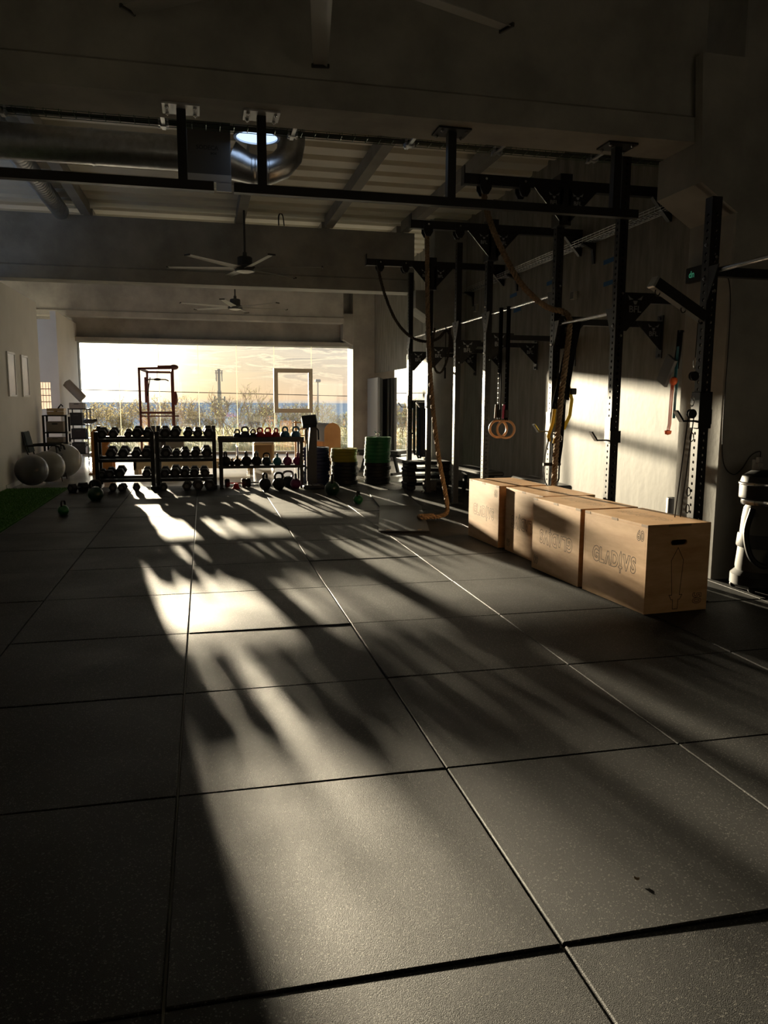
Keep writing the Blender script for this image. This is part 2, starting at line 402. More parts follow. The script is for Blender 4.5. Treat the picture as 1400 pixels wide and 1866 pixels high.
def stroke(mb, a, b, w, depth=.0):               # a flat burnt line
    a = Vector((a[0], a[1], 0)); b = Vector((b[0], b[1], 0)); d = (b - a)
    if d.length < 1e-6: return
    d.normalize(); a -= d * w * .4; b += d * w * .4; s_ = Vector((-d.y, d.x, 0)) * w / 2
    mb.add([a - s_, b - s_, b + s_, a + s_], [(0, 1, 2, 3)])
ORD = ['first', 'second', 'third', 'fourth', 'fifth', 'sixth', 'seventh', 'eighth', 'ninth', 'tenth', 'eleventh', 'twelfth', 'thirteenth', 'fourteenth', 'fifteenth', 'sixteenth', 'seventeenth', 'eighteenth']

# ================================================================== SETTING
def add_struct_floor():
    fl = struct('floor', MB().box((-6.2, -6.3, -.30), (5.3, 20.0, -.018)), 'screed')
    tm = [fix(MB().box((-.4965, -.4965, -.018), (.4965, .4965, 0), c=.0035)).mesh('rubber_tile', 'rubber') for _ in range(1)][0]
    rnd = random.Random(3); k = 0
    for j in range(-4, 12):
        for i in range(-2, 5):
            h = 1.0 if j < 11 else .5
            o = link('rubber_tile', tm, fl, (i + .5, j + h / 2, rnd.uniform(-.0035, 0)), (rnd.uniform(-.0022, .0022), rnd.uniform(-.0022, .0022), rnd.uniform(-.0015, .0015)))
            o.scale = ((.627 / 1.0) if i == 4 else 1, h, 1)
            if i == 4: o.location.x = 4.3125
            if j == -1: o.rotation_euler = (rnd.uniform(-.001, .001), .003, 0); o.location.z = -.006 if i in (0, 1) else -.004
    return fl
FLOOR = add_struct_floor()

def add_turf():
    t = MB().box((-2.94, -5.8, -.018), (-2.03, 11.5, .004)); o = struct('floor_turf', t, 'turf'); o['kind'] = 'structure'
    b = MB(); rnd = random.Random(5)
    for _ in range(15000):
        x = rnd.uniform(-2.93, -2.035); y = rnd.uniform(6.2, 11.48); a = rnd.uniform(0, 6.28); h = rnd.uniform(.014, .026)
        dx, dy = math.cos(a) * .003, math.sin(a) * .003; lx, ly = rnd.uniform(-.012, .012), rnd.uniform(-.012, .012)
        b.add([(x - dx, y - dy, .002), (x + dx, y + dy, .002), (x + lx, y + ly, .004 + h)], [(0, 1, 2)])
    g = link('grass_blade', b.mesh('grass_blade', 'turf', True), o); g['kind'] = 'stuff'; g['label'] = 'short green artificial grass blades'
add_turf()

# walls
WR = struct('wall_right', MB().box((4.63, -6.2, -.02), (4.95, 20.0, 4.7)), 'wallc')
struct('wall_front', MB().box((-6.2, -6.3, -.02), (4.95, -6.1, 4.7)), 'concrete')
WL = struct('wall_left', MB().box((-3.07, -6.1, -.018), (-2.95, 14.65, 3.24)), 'plaster')
struct('wall_left_far', MB().box((-3.07, 16.70, -.018), (-2.95, 19.6, 3.31)), 'plaster')
wn = MB()      # the nook's end wall with its small window opening
X0, X1, Z0, Z1 = -3.36, -3.12, 1.19, 1.80
wn.box((-6.0, 16.7, -.018), (X0, 16.82, 3.13)); wn.box((X1, 16.7, -.018), (-3.07, 16.82, 3.13)); wn.box((X0, 16.7, -.018), (X1, 16.82, Z0)); wn.box((X0, 16.7, Z1), (X1, 16.82, 3.13))
struct('wall_nook', wn, 'plaster')
w2 = struct('window_2'); fr = MB()
fr.box((X0, 16.70, Z0), (X0 + .015, 16.78, Z1)); fr.box((X1 - .015, 16.70, Z0), (X1, 16.78, Z1)); fr.box((X0, 16.70, Z0), (X1, 16.78, Z0 + .015)); fr.box((X0, 16.70, Z1 - .015), (X1, 16.78, Z1))
part('window_frame', fr, 'whiteframe', w2)
for k in (1, 2, 3): part('glazing_bar', MB().box((X0 + k * .06 - .004, 16.72, Z0), (X0 + k * .06 + .004, 16.75, Z1)), 'whiteframe', w2)
for z in (1.36, 1.50, 1.64): part('glazing_bar', MB().box((X0, 16.715, z - .006), (X1, 16.755, z + .006)), 'maroon', w2)
part('pane', MB().box((X0, 16.735, Z0), (X1, 16.740, Z1)), 'frost', w2)
WY0, WY1, WZ0, WZ1 = 7.0, 16.6, .4, 3.2  # unseen side window, stretched along the wall to add cool fill to the ceiling
ol = MB(); ol.box((-6.2, -6.2, -.02), (-6.0, WY0, 4.7)); ol.box((-6.2, WY1, -.02), (-6.0, 20.0, 4.7)); ol.box((-6.2, WY0, -.02), (-6.0, WY1, WZ0)); ol.box((-6.2, WY0, WZ1), (-6.0, WY1, 4.7))
struct('wall_outer', ol, 'plaster')
w3 = struct('window_3', MB().box((-6.1, WY0, WZ0), (-6.09, WY1, WZ1)), 'glass')
part('window_frame', MB().box((-6.12, WY0, WZ0), (-6.06, WY0 + .05, WZ1)).box((-6.12, WY1 - .05, WZ0), (-6.06, WY1, WZ1)).box((-6.12, WY0, WZ1 - .05), (-6.06, WY1, WZ1)).box((-6.12, WY0, WZ0), (-6.06, WY1, WZ0 + .05)), 'whiteframe', w3)
wb = MB(); wb.box((-6.2, 19.5, -.02), (-4.4, 19.9, 4.7)); wb.box((-3.15, 19.5, -.02), (-2.95, 19.9, 4.7)); wb.box((-4.4, 19.5, -.02), (-3.15, 19.9, .7)); wb.box((-4.4, 19.5, 2.4), (-3.15, 19.9, 4.7)); wb.box((-2.95, 19.5, 2.86), (4.95, 19.9, 4.7)); wb.box((4.06, 19.45, -.02), (4.95, 19.9, 2.86))
struct('wall_back', wb, 'concrete')
struct('backlight_window', MB().box((-4.4, 19.60, .7), (-3.15, 19.612, 2.4)), 'glass')  # unseen opening added to bring daylight behind the nook's small pane
struct('trim_1', MB().box((-2.95, 19.22, 2.86), (4.06, 19.5, 2.965)), 'concrete')        # lintel over the glass
struct('baseboard_left', MB().box((-2.95, 11.5, -.018), (-2.935, 14.65, .06)), 'whiteframe')

# columns and corbels on the right wall
def column(y0, y1, ztop, corb, name='column'):
    c = part(name, MB().box((4.045, y0, -.018), (4.64, y1, ztop), c=.012), 'concrete', WR)
    part('corbel', MB().prism(corb, 'XZ', y0 + .01, y1 - .01), 'concrete', c)
    return c
column(3.62, 4.19, 4.7, [(4.05, 2.80), (4.05, 4.0), (3.70, 4.0), (3.70, 3.90), (3.70, 3.02)][::1] if False else [(4.05, 2.80), (4.05, 3.298), (3.73, 3.298), (3.73, 3.00)])
part('corbel_cheek', MB().prism([(4.05, 2.80), (4.05, 3.88), (3.68, 3.88), (3.73, 3.00)], 'XZ', 3.60, 3.685), 'concrete', WR)
column(11.52, 12.14, 4.7, [(4.05, 2.80), (4.05, 3.298), (3.73, 3.298), (3.73, 3.00)])
column(18.98, 19.5, 4.7, [(4.06, 2.88), (4.06, 3.70), (3.78, 3.70), (3.78, 3.03)])

# ceiling: profiled deck, purlins, concrete beams
dk = MB(); prof = []
y = -6.2
while y < 19.8:
    prof += [(y, 4.49), (y + .29, 4.49), (y + .34, 4.60), (y + .45, 4.60)]; y += .5
v = []; f = []
for (yy, zz) in prof: v += [(-6.2, yy, zz), (4.95, yy, zz)]
f = [(2 * i, 2 * i + 1, 2 * i + 3, 2 * i + 2) for i in range(len(prof) - 1)]
dk.add(v, f)
CE = link('ceiling', dk.mesh('ceiling', 'deck')); CE['kind'] = 'structure'
part('roof_slab', MB().box((-6.2, -6.3, 4.61), (4.95, 20.0, 4.75)), 'concrete', CE)
def beam(y0, y1, z0, z1, x1, step):
    poly = [(y0, z0), (y1, z0), (y1, z0 + step), (y1 - .06, z0 + step + .03), (y1 - .06, z1), (y0 + .05, z1), (y0 + .05, z0 + step + .03), (y0, z0 + step)]
    part('beam', MB().prism(poly, 'YZ', -6.1, x1), 'concrete', CE)
beam(3.69, 4.11, 3.30, 4.485, 3.80, .17)
beam(11.86, 12.26, 3.30, 4.31, 3.80, .20)
beam(18.55, 18.95, 3.41, 4.485, 3.72, .12)
for (a, b) in ((4.06, 11.90), (12.22, 18.6), (-6.1, 3.74)):
    for x in (-4.2, -1.62, .80, 2.28, 3.62): part('purlin', MB().box((x - .07, a, 4.315), (x + .07, b, 4.487)), 'purlin', CE)
# round rooflight
sk = part('rooflight_collar', MB().lathe([(.212, 4.49), (.212, 4.09), (.238, 4.09), (.238, 4.12), (.222, 4.13), (.222, 4.49)], 40, (.74, 6.88, 0)), 'galv', CE)
part('rooflight_diffuser', MB().lathe([(0.0, 4.102), (.12, 4.100), (.212, 4.108)], 40, (.74, 6.88, 0)), 'sky_disc', sk, 'pale blue daylight disc')

# the wide frameless window
W1 = struct('window_1')
ed = [-2.95, -1.985, -.99, .01, 1.005, 2.0, 3.01, 4.06]
for i in range(7):
    a, b = ed[i] + .004, ed[i + 1] - .004
    if i == 5:
        part('pane', MB().box((a, 19.60, .05), (b, 19.612, 1.09)), 'glass', W1); part('pane', MB().box((a, 19.60, 2.27), (b, 19.612, 2.86)), 'glass', W1)
    else: part('pane', MB().box((a, 19.60, .05), (b, 19.612, 2.86)), 'glass', W1)
for x in ed[1:-1]:
    if x in (2.0, 3.01):
        part('joint', MB().box((x - .008, 19.594, .05), (x + .008, 19.618, 1.09)), 'silicone', W1); part('joint', MB().box((x - .008, 19.594, 2.27), (x + .008, 19.618, 2.86)), 'silicone', W1)
    else: part('joint', MB().box((x - .008, 19.594, .05), (x + .008, 19.618, 2.86)), 'silicone', W1)
part('sill', MB().box((-2.95, 19.50, -.018), (4.06, 19.70, .05)), 'anod', W1)
sf = MB(); a, b, c, d = 1.985, 3.035, 1.09, 2.275
for (p, q) in (((a, 19.55, c), (b, 19.66, c + .11)), ((a, 19.55, d - .11), (b, 19.66, d)), ((a, 19.55, c + .11), (a + .11, 19.66, d - .11)), ((b - .11, 19.55, c + .11), (b, 19.66, d - .11))): sf.box(p, q)
s1 = part('opening_sash', sf, 'sash', W1, 'square cream opening sash frame')
part('sash_pane', MB().box((a + .1, 19.60, c + .1), (b - .1, 19.612, d - .1)), 'glass', s1)
part('sash_handle', MB().box((a + .045, 19.52, 1.63), (a + .065, 19.55, 1.76), c=.003), 'sash', s1)

# mirror along the right wall
mr = thing('wall_mirror', 'tall frameless mirror panels on right wall behind the far rig posts, reflecting the sunset', 'mirror', (4.6, 12.2, 0))
for (a, b) in ((12.2, 14.43), (14.44, 16.68), (16.69, 18.96)): part('mirror_panel', MB().box((4.618, a, .06), (4.630, b, 2.15)), 'mirror', mr, world=True)

# ------------------------------------------------------------------ outside
struct('ground_outside', MB().box((-60, 19.9, -1.2), (70, 46, -.20)).prism([(46, -.20), (46, -1.2), (78, -14), (78, -13)], 'YZ', -60, 70), 'meadow')
sea = MB(); nx = 2
sea.add([(-4000, 70, -13.2), (4000, 70, -13.2), (4000, 8000, -13.2), (-4000, 8000, -13.2)], [(0, 1, 2, 3)])
so_ = link('sea', sea.mesh('sea', 'seawater')); so_['kind'] = 'structure'

def bush(x, y, h, seed, leafy, label, lm='leaf'):
    rnd = random.Random(seed); t = thing('bush', label, 'bush', (x, y, -.2), 0, 'bushes beyond the window'); br = MB(); lf = MB()
    def grow(p, d, L, r, lev):
        q = p + d * L; mid = p.lerp(q, .5) + Vector((rnd.uniform(-1, 1), rnd.uniform(-1, 1), rnd.uniform(-.3, .3))) * L * .06
        br.tube([p, mid, q], r, 3, rad=[max(r, .0055), max(r * .85, .0055), max(r * .62, .004)])
        if lev >= 2:
            for _ in range(leafy // 3 if lev > 2 else 0):
                c = p.lerp(q, rnd.random()) + Vector((rnd.gauss(0, .07), rnd.gauss(0, .07), rnd.gauss(0, .05))); s_ = rnd.uniform(.018, .04)
                u = Vector((rnd.uniform(-1, 1), rnd.uniform(-1, 1), rnd.uniform(-1, 1))).normalized(); w = u.orthogonal()
                lf.add([c, c + u * s_ + w * s_ * .45, c + u * s_ * 2, c + u * s_ - w * s_ * .45], [(0, 1, 2, 3)])
        if lev == 0 or L < .1: pass
        if lev < 4:
            for _ in range(3 if lev < 2 else 2):
                nd = (d + Vector((rnd.gauss(0, .42), rnd.gauss(0, .42), rnd.gauss(.10, .28)))).normalized()
                grow(p.lerp(q, rnd.uniform(.45, 1)), nd, L * rnd.uniform(.58, .82), r * .58, lev + 1)
    for _ in range(13):
        grow(Vector((rnd.uniform(-1.0, 1.0), rnd.uniform(-.5, .5), 0)), Vector((rnd.gauss(0, .42), rnd.gauss(0, .35), 1)).normalized(), h * .34 * rnd.uniform(.7, 1.05), .016 * h / 2, 0)
    part('branches', br, 'bark', t); 
    if lf.v: link('foliage', lf.mesh('foliage', lm, True), t)['kind'] = 'stuff'
spots = [(-6.6, 31, 2.1, 9), (-5.2, 34, 2.3, 10), (-4.1, 30, 2.0, 10), (-3.0, 36, 2.6, 8), (-1.7, 31, 2.0, 7), (-.6, 35, 2.4, 6), (.5, 32, 2.1, 5), (1.6, 37, 2.9, 4), (2.4, 31, 2.0, 4), (3.4, 36, 2.6, 3), (4.3, 33, 2.0, 3), (5.4, 38, 2.3, 3), (6.6, 34, 1.6, 5), (7.6, 37, 1.7, 8), (-8.4, 37, 2.4, 10), (-10.5, 36, 2.3, 9)]
desc = ['golden leafy bush at the far left of the view', 'dense sunlit bush left of the cable machine', 'yellow bush seen behind the left dumbbell rack', 'tall leafy bush left of the maroon cable frame', 'twiggy bush framed by the maroon cable machine', 'bare branching bush right of the cable machine', 'bare bush above the right dumbbell rack', 'tallest bare bush just left of the antenna mast', 'low twiggy bush beside the antenna mast foot', 'bare bush right of the antenna mast', 'thin bare bush left of the opening sash', 'bare bush behind the opening sash frame', 'low bush near the lamp post', 'green tufted bush behind the ladder barrel', 'leafy bush half hidden by the left wall', 'leafy bush past the left wall edge']
for i, (x, y, h, lf) in enumerate(spots): bush(x, y, h, 40 + i, lf, desc[i], 'leaf' if i < 6 or i > 13 else 'leaf2')
# low scrub: nobody could count the stems
g = MB(); rnd = random.Random(11)
for _ in range(9000):
    x = rnd.uniform(-14, 18); y = 21.5 + 24 * rnd.random() ** .8; h = rnd.uniform(.12, .34) * (1 + .7 * (math.sin(x * 1.3 + y) > .3)); a = rnd.uniform(0, 6.3); w = .012
    g.add([(x - w * math.cos(a), y - w * math.sin(a), -.2), (x + w * math.cos(a), y + w * math.sin(a), -.2), (x + rnd.gauss(0, .07), y + rnd.gauss(0, .07), -.2 + h)], [(0, 1, 2)])
go = link('scrub', g.mesh('scrub', 'leaf2', True)); go['kind'] = 'stuff'; go['label'] = 'dry yellow grass and scrub outside the window'; go['category'] = 'grass'

t = thing('antenna_mast', 'tall slim antenna mast with side brackets on the horizon', 'mast', (1.33, 60, -3))
m_ = MB().cyl((0, 0, -6), (0, 0, 5.2), .17, 10, .15).cyl((0, 0, 5.2), (0, 0, 6.85), .11, 10); part('pole', m_, 'mast', t)
for z in (6.55, 6.72): part('cross_arm', MB().box((-.30, -.04, z - .03), (.30, .04, z + .02)), 'mast', t)
for sx in (-.21, .21): part('panel_antenna', MB().box((sx - .045, -.16, 5.9), (sx + .045, -.05, 6.7), c=.02), 'mast', t)
for z, w in ((4.55, .45), (4.2, .62), (3.75, .66), (3.45, .42)): part('bracket_ring', MB().box((-w, -.1, z - .05), (w, .1, z + .05)).box((-w, -.18, z - .18), (-w + .16, .12, z + .22), c=.02).box((w - .16, -.18, z - .18), (w, .12, z + .22), c=.02), 'mast', t)
t = thing('street_lamp', 'thin pale lamp post on the shore right of the opening sash', 'lamp post', (6.83, 45, -3.0))
part('pole', MB().cyl((0, 0, -4), (0, 0, 5.55), .055, 8, .04), 'mast', t); part('lamp_head', MB().box((-.16, -.12, 5.55), (.16, .12, 5.72), c=.03), 'mast', t)
t = thing('street_lamp', 'thin lamp post seen as a reflection in the wall mirror', 'lamp post', (-9.6, 45, -3.0))
part('pole', MB().cyl((0, 0, -4), (0, 0, 5.75), .055, 8, .04), 'mast', t); part('lamp_head', MB().box((-.16, -.12, 5.75), (.16, .12, 5.92), c=.03), 'mast', t)
wl = MB().tube([(-40 + k * 4, 45, 2.12 - .0165 * (-33 + k * 4) - (1 - ((k - 12) / 12) ** 2) * .12) for k in range(25)], .022, 5)
solo('power_line', wl, 'cable', 'thin overhead power line crossing the sky above the sea', 'cable')

# ================================================================== OVERHEAD: rail, ducts, fans, trays
def bolts(mb, pts, r=.011, h=.012, d=(0, 0, -1)):
    for p in pts: mb.cyl(p, Vector(p) + Vector(d) * h, r, 6)
    return mb
BOLT = fix(MB().cyl((0, 0, 0), (0, 0, .013), .012, 6).cyl((0, 0, .013), (0, 0, .02), .006, 6)).mesh('bolt', 'chrome')
t = thing('hanging_rail', 'long black square steel rail bolted under the near concrete beam', 'rail', (1.9, 3.9, 2.8))
part('rail', MB().box((.367, 3.87, 2.785), (3.39, 3.93, 2.845)), 'black', t, world=True)
t2 = thing('hanging_rail', 'shorter black steel rail under the near beam at left, running out of frame', 'rail', (-1, 3.9, 2.8))
part('rail', MB().box((-2.9, 3.87, 2.785), (.235, 3.93, 2.845)), 'black', t2, world=True)
for (x, p, m_) in ((.035, t2, 'zinc'), (-1.9, t2, 'zinc'), (.558, t, 'zinc'), (1.90, t, 'black'), (3.20, t, 'black')):
    part('drop_post', MB().box((x - .03, 3.87, 2.845), (x + .03, 3.93, 3.29)), 'black', p, world=True)
    pl = part('ceiling_plate', MB().box((x - .12, 3.80, 3.286), (x + .12, 3.99, 3.299)), m_, p, 'bare zinc ceiling plate' if m_ == 'zinc' else None, world=True)
    for sx in (-1, 1):
        for y_ in (3.83, 3.96): link('bolt', BOLT, p, Vector((x + sx * .09, y_, 3.286)) - p.location, (R(180), 0, 0))

def wire_tray(name, label, ax, p0, p1, w, h, clamps, mt):
    # open wire basket: longitudinal wires and U-shaped cross wires
    t = thing(name, label, 'cable tray', p0); mb = MB(); p0 = Vector(p0); p1 = Vector(p1); d = (p1 - p0).normalized()
    s_ = Vector((0, 1, 0)) if ax == 'X' else Vector((1, 0, 0)); L = (p1 - p0).length
    for o in ((0, h), (0, h / 2), (0, 0), (w / 3, 0), (2 * w / 3, 0), (w, 0), (w, h / 2), (w, h)):
        a = p0 + s_ * o[0] + Vector((0, 0, o[1])); mb.cyl(a, a + d * L, .0028, 5)
    k = 0
    while k * .1 < L:
        a = p0 + d * (k * .1); mb.tube([a + Vector((0, 0, h)), a, a + s_ * w, a + s_ * w + Vector((0, 0, h))], .0026, 4); k += 1
    part('wire_basket', mb, mt, t, world=True)
    part('cable_bundle', MB().tube([p0 + s_ * w * .4 + Vector((0, 0, .014)) + d * L * q / 12 + s_ * math.sin(q * 2.1) * .01 for q in range(13)], .011, 6).tube([p0 + s_ * w * .7 + Vector((0, 0, .012)) + d * L * q / 12 + s_ * math.sin(q * 1.3) * .012 for q in range(13)], .009, 6), 'cable', t, world=True)
    return t, p0, d, s_
wt, p0, d, s_ = wire_tray('cable_tray', 'green wire cable tray running along the back of the near beam', 'X', (-2.9, 4.40, 3.37), (3.98, 4.40, 3.37), .11, .055, None, 'tray_g')
for x in (-1.18, -.10, .83, 1.73, 2.45, 3.28):
    part('clamp', MB().box((x - .014, 4.105, 3.352), (x + .014, 4.53, 3.364)).box((x - .032, 4.112, 3.352), (x - .018, 4.13, 3.43)).box((x + .018, 4.112, 3.352), (x + .032, 4.13, 3.43)).box((x - .036, 4.40, 3.342), (x - .022, 4.47, 3.39)).box((x + .022, 4.40, 3.342), (x + .036, 4.47, 3.39)).box((x - .036, 4.42, 3.342), (x + .036, 4.45, 3.352)), 'galv', wt, world=True)
wt, p0, d, s_ = wire_tray('cable_tray', 'wire cable tray bracketed high on the right wall above the rig', 'Y', (4.49, 4.25, 3.24), (4.49, 11.5, 3.24), .12, .055, None, 'galv')
for y_ in (4.75, 6.9, 9.2, 11.1):
    part('wall_bracket', MB().prism([(4.628, 3.235), (4.46, 3.235), (4.46, 3.22), (4.59, 3.16), (4.61, 3.0), (4.628, 3.0)], 'XZ', y_ - .025, y_ + .025), 'black', wt, world=True)

# ducts
t = thing('spiral_duct', 'shiny spiral ventilation duct running lengthwise under the roof at left', 'duct', (-1.99, 8, 4.345))
sp = MB(); pr = []; y_ = 4.2
while y_ < 11.80: pr += [(.1250, y_), (.1250, y_ + .088), (.1265, y_ + .092), (.1265, y_ + .096)]; y_ += .10
sp.lathe([(.0, 4.2)] + pr + [(.0, y_)], 28, (-1.99, 0, 4.345), 'Y'); part('duct_tube', sp, 'galv', t, world=True)
for y_ in (5.5, 8.6, 11.2): part('hanger', MB().cyl((-1.99, y_, 4.46), (-1.99, y_, 4.49), .006, 6), 'galv', t, world=True)
t = thing('round_duct', 'large grey round duct crossing the ceiling to the fan box', 'duct', (-1.4, 7.25, 4.0))
part('duct_tube', MB().lathe([(0, -5.9)] + [q for k in range(6) for q in ((.175, -5.9 + k), (.175, -4.93 + k), (.182, -4.93 + k), (.182, -4.9 + k))] + [(.175, .03), (0, .03)], 32, (0, 7.25, 3.99), 'X'), 'galv', t, world=True)
t = thing('duct_fan_box', 'grey box duct fan with dark lettering, hung under the roof', 'fan box', (.25, 7.25, 3.7))
part('casing', MB().box((.03, 7.02, 3.72), (.475, 7.50, 4.27), c=.008), 'casing', t, world=True)
part('bracket', MB().box((.03, 7.0, 3.655), (.475, 7.015, 3.735)).box((.32, 7.0, 3.57), (.475, 7.015, 3.66)), 'zinc', t, 'bare zinc mounting bracket', world=True)
for s_, sz, x, z in (('SODECA', .058, .235, 4.0), ('BOX', .03, .30, 3.945)):
    me = text_mesh(s_, sz, bold=.001); me.materials.append(M['ink']); o = link('lettering', me, t, Vector((x, 7.018, z)) - t.location, (R(90), 0, 0))
t = thing('duct_elbow', 'bright segmented duct elbow rising beside the round rooflight', 'duct', (.8, 7.25, 3.9))
el = MB().tube([(.475, 7.29, 3.97), (.66, 7.29, 3.90), (.70, 7.29, 3.89), (.88, 7.29, 3.89), (1.02, 7.29, 3.95), (1.12, 7.31, 4.07), (1.15, 7.33, 4.22), (1.15, 7.33, 4.485)], .15, 24, rad=[.2, .155, .15, .15, .15, .15, .15, .15])
part('duct_tube', el, 'galv', t, world=True)
part('duct_collar', MB().lathe([(.151, .69), (.157, .70), (.157, .73), (.151, .74)], 24, (0, 7.29, 3.89), 'X').lathe([(.151, .86), (.157, .865), (.157, .885), (.151, .89)], 24, (0, 7.29, 3.89), 'X'), 'galv', t, world=True)
solo('pipe_hook', MB().tube(spline([(0, 0, 0), (0, -.02, .14), (.03, -.02, .19), (.07, -.01, .15), (.09, 0, 0)], 6), .011, 6), 'cable', 'small bent black pipe hook on top of the middle beam', 'pipe', (1.43, 11.84, 4.30))

# ceiling fans with six blades
def ceiling_fan(x, y_, z, a0, label, R_=1.22):
    t = thing('ceiling_fan', label, 'ceiling fan', (x, y_, z), 0, 'ceiling fans')
    part('down_rod', MB().cyl((0, 0, .2), (0, 0, 4.49 - z), .017, 10), 'fan', t)
    part('canopy', MB().lathe([(0, 4.49 - z), (.07, 4.49 - z), (.06, 4.42 - z), (.02, 4.39 - z), (0, 4.39 - z)], 20), 'fan', t)
    part('motor_housing', MB().lathe([(0, .27), (.03, .27), (.035, .21), (.10, .20), (.115, .185), (.115, .07), (.16, .05), (.16, -.005), (.15, -.02), (0, -.02)], 32), 'fan', t)
    part('light_cover', MB().lathe([(0, -.045), (.08, -.04), (.135, -.021), (.0, -.021)], 32), 'opal', t, 'pale round light cover')
    bm_ = MB(); n = 7; sec = []
    for k in range(n):
        u = k / (n - 1); xx = .14 + u * (R_ - .14); c = .125 - .03 * u; tw = R(14 - 7 * u); lift = .02 * u
        if k == n - 1: c *= .9
        for (yy, zz) in ((-c / 2, 0), (-c * .2, .012), (c / 2, .002), (c / 2, -.004), (-c * .2, .004), (-c / 2, -.006)):
            bm_.v.append(Vector((xx, yy * math.cos(tw) - zz * math.sin(tw), .025 + lift + yy * math.sin(tw) + zz * math.cos(tw))))
    for k in range(n - 1): bm_.f += [(k * 6 + i, k * 6 + (i + 1) % 6, (k + 1) * 6 + (i + 1) % 6, (k + 1) * 6 + i) for i in range(6)]
    bm_.f += [tuple(range(5, -1, -1)), tuple((n - 1) * 6 + i for i in range(6))]
    me = fix(bm_).mesh('blade', 'blade')
    tipm = fix(MB().box((R_ - .012, -.058, .03), (R_ + .006, .058, .055), c=.004)).mesh('blade_tip', 'fan')
    for k in range(6):
        b_ = link('blade', me, t, (0, 0, 0), (0, 0, R(a0 + 60 * k))); link('blade_tip', tipm, b_)
ceiling_fan(.815, 11.0, 3.42, -15, 'six-bladed ceiling fan hanging in front of the middle beam')
ceiling_fan(.87, 16.3, 3.44, 15, 'farther ceiling fan hanging near the window wall')
ceiling_fan(.74, 2.34, 3.46, 22, 'nearest ceiling fan, only three blades in view at the top edge')

# ================================================================== RIG
PX = 3.485
PY = [10.95, 9.81, 8.47, 7.32, 5.45, 4.28, 3.09, 1.88]
rig = thing('training_rig', 'black perforated steel training rig bolted to the right wall', 'rig', (PX, 7, 0))
def post_mb(h, hw=.0375, p=.05, r=.0115):
    mb = MB(); n = int((h - .12) / p); z0 = .06
    for k in range(4):
        u = Vector([(1, 0, 0), (0, 1, 0), (-1, 0, 0), (0, -1, 0)][k]); nn = Vector([(0, -1, 0), (1, 0, 0), (0, 1, 0), (-1, 0, 0)][k]) * hw
        P = lambda a, z: nn + u * a + Vector((0, 0, z))
        mb.add([P(-hw, 0), P(hw, 0), P(hw, z0), P(-hw, z0)], [(0, 1, 2, 3)])
        zt = z0 + n * p; mb.add([P(-hw, zt), P(hw, zt), P(hw, h), P(-hw, h)], [(0, 1, 2, 3)])
        for i in range(n):
            za, zb, zc = z0 + i * p, z0 + (i + 1) * p, z0 + (i + .5) * p
            outer = [P(hw, zc), P(hw, zb), P(0, zb), P(-hw, zb), P(-hw, zc), P(-hw, za), P(0, za), P(hw, za)]
            inner = [P(r * math.cos(q * math.pi / 4), zc + r * math.sin(q * math.pi / 4)) for q in range(8)]
            mb.add(outer + inner, [(q, (q + 1) % 8, 8 + (q + 1) % 8, 8 + q) for q in range(8)])
    mb.add([(-hw, -hw, h), (hw, -hw, h), (hw, hw, h), (-hw, hw, h)], [(0, 1, 2, 3)])
    return mb
pm = post_mb(3.48).mesh('post', 'black', True); pm2 = post_mb(2.75).mesh('post', 'black', True)
fm = fix(bolts(MB().box((-.09, -.09, 0), (.09, .09, .010), c=.002), [(a, b, .010) for a in (-.07, .07) for b in (-.07, .07)], .012, .014, (0, 0, 1))).mesh('foot_plate', 'black')
for i, y_ in enumerate(PY):
    q = link('post', pm if i < 6 else pm2, rig, (0, y_ - 7, 0)); link('foot_plate', fm, q)
W = dict(parent=rig, world=True)
def bar(y0, y1, z, r=.0165): part('pull_up_bar', MB().cyl((PX, y0, z), (PX, y1, z), r, 14), 'chrome', rig, 'bare steel pull-up bar', world=True)
for a, b in ((0, 1), (1, 2), (2, 3), (3, 4)): bar(PY[a] - .0375, PY[b] + .0375, 2.43)
bar(PY[4] - .0375, PY[5] + .0375, 2.14); bar(PY[6] - .0375, PY[7] + .0375, 2.27)
def gus_y(y_, z, sgn):     # small gusset carrying a pull-up bar, in the plane of the rig
    part('gusset', MB().prism([(y_ + sgn * .0375, z + .03), (y_ + sgn * .0375, z - .20), (y_ + sgn * .14, z + .03)], 'YZ', PX - .036, PX - .028), 'black', rig, world=True)
for i in range(5):
    if i > 0: gus_y(PY[i], 2.43, 1)
    if i < 4: gus_y(PY[i], 2.43, -1)
gus_y(PY[5], 2.14, 1); gus_y(PY[4], 2.14, -1); gus_y(PY[6], 2.27, -1)
def decal(s_, size, loc, rot, col='galv'):
    me = text_mesh(s_, size, bold=.0015); me.materials.append(M[col]); o = link('lettering', me, rig, Vector(loc) - rig.location, rot); return o
def bull(loc, s_):
    mb = MB()
    for sx in (-1, 1):
        pts = [Vector((sx * .15, .05, 0)), Vector((sx * .5, .0, 0)), Vector((sx * .62, .35, 0)), Vector((sx * .42, .18, 0))]
        mb.add([p * s_ for p in pts], [(0, 1, 2, 3)])
    mb.add([Vector(p) * s_ for p in ((-.2, -.05, 0), (.2, -.05, 0), (.08, -.32, 0), (-.08, -.32, 0))], [(0, 1, 2, 3)])
    link('emblem', mb.mesh('emblem', 'galv', True), rig, Vector(loc) - rig.location, (R(90), 0, 0))
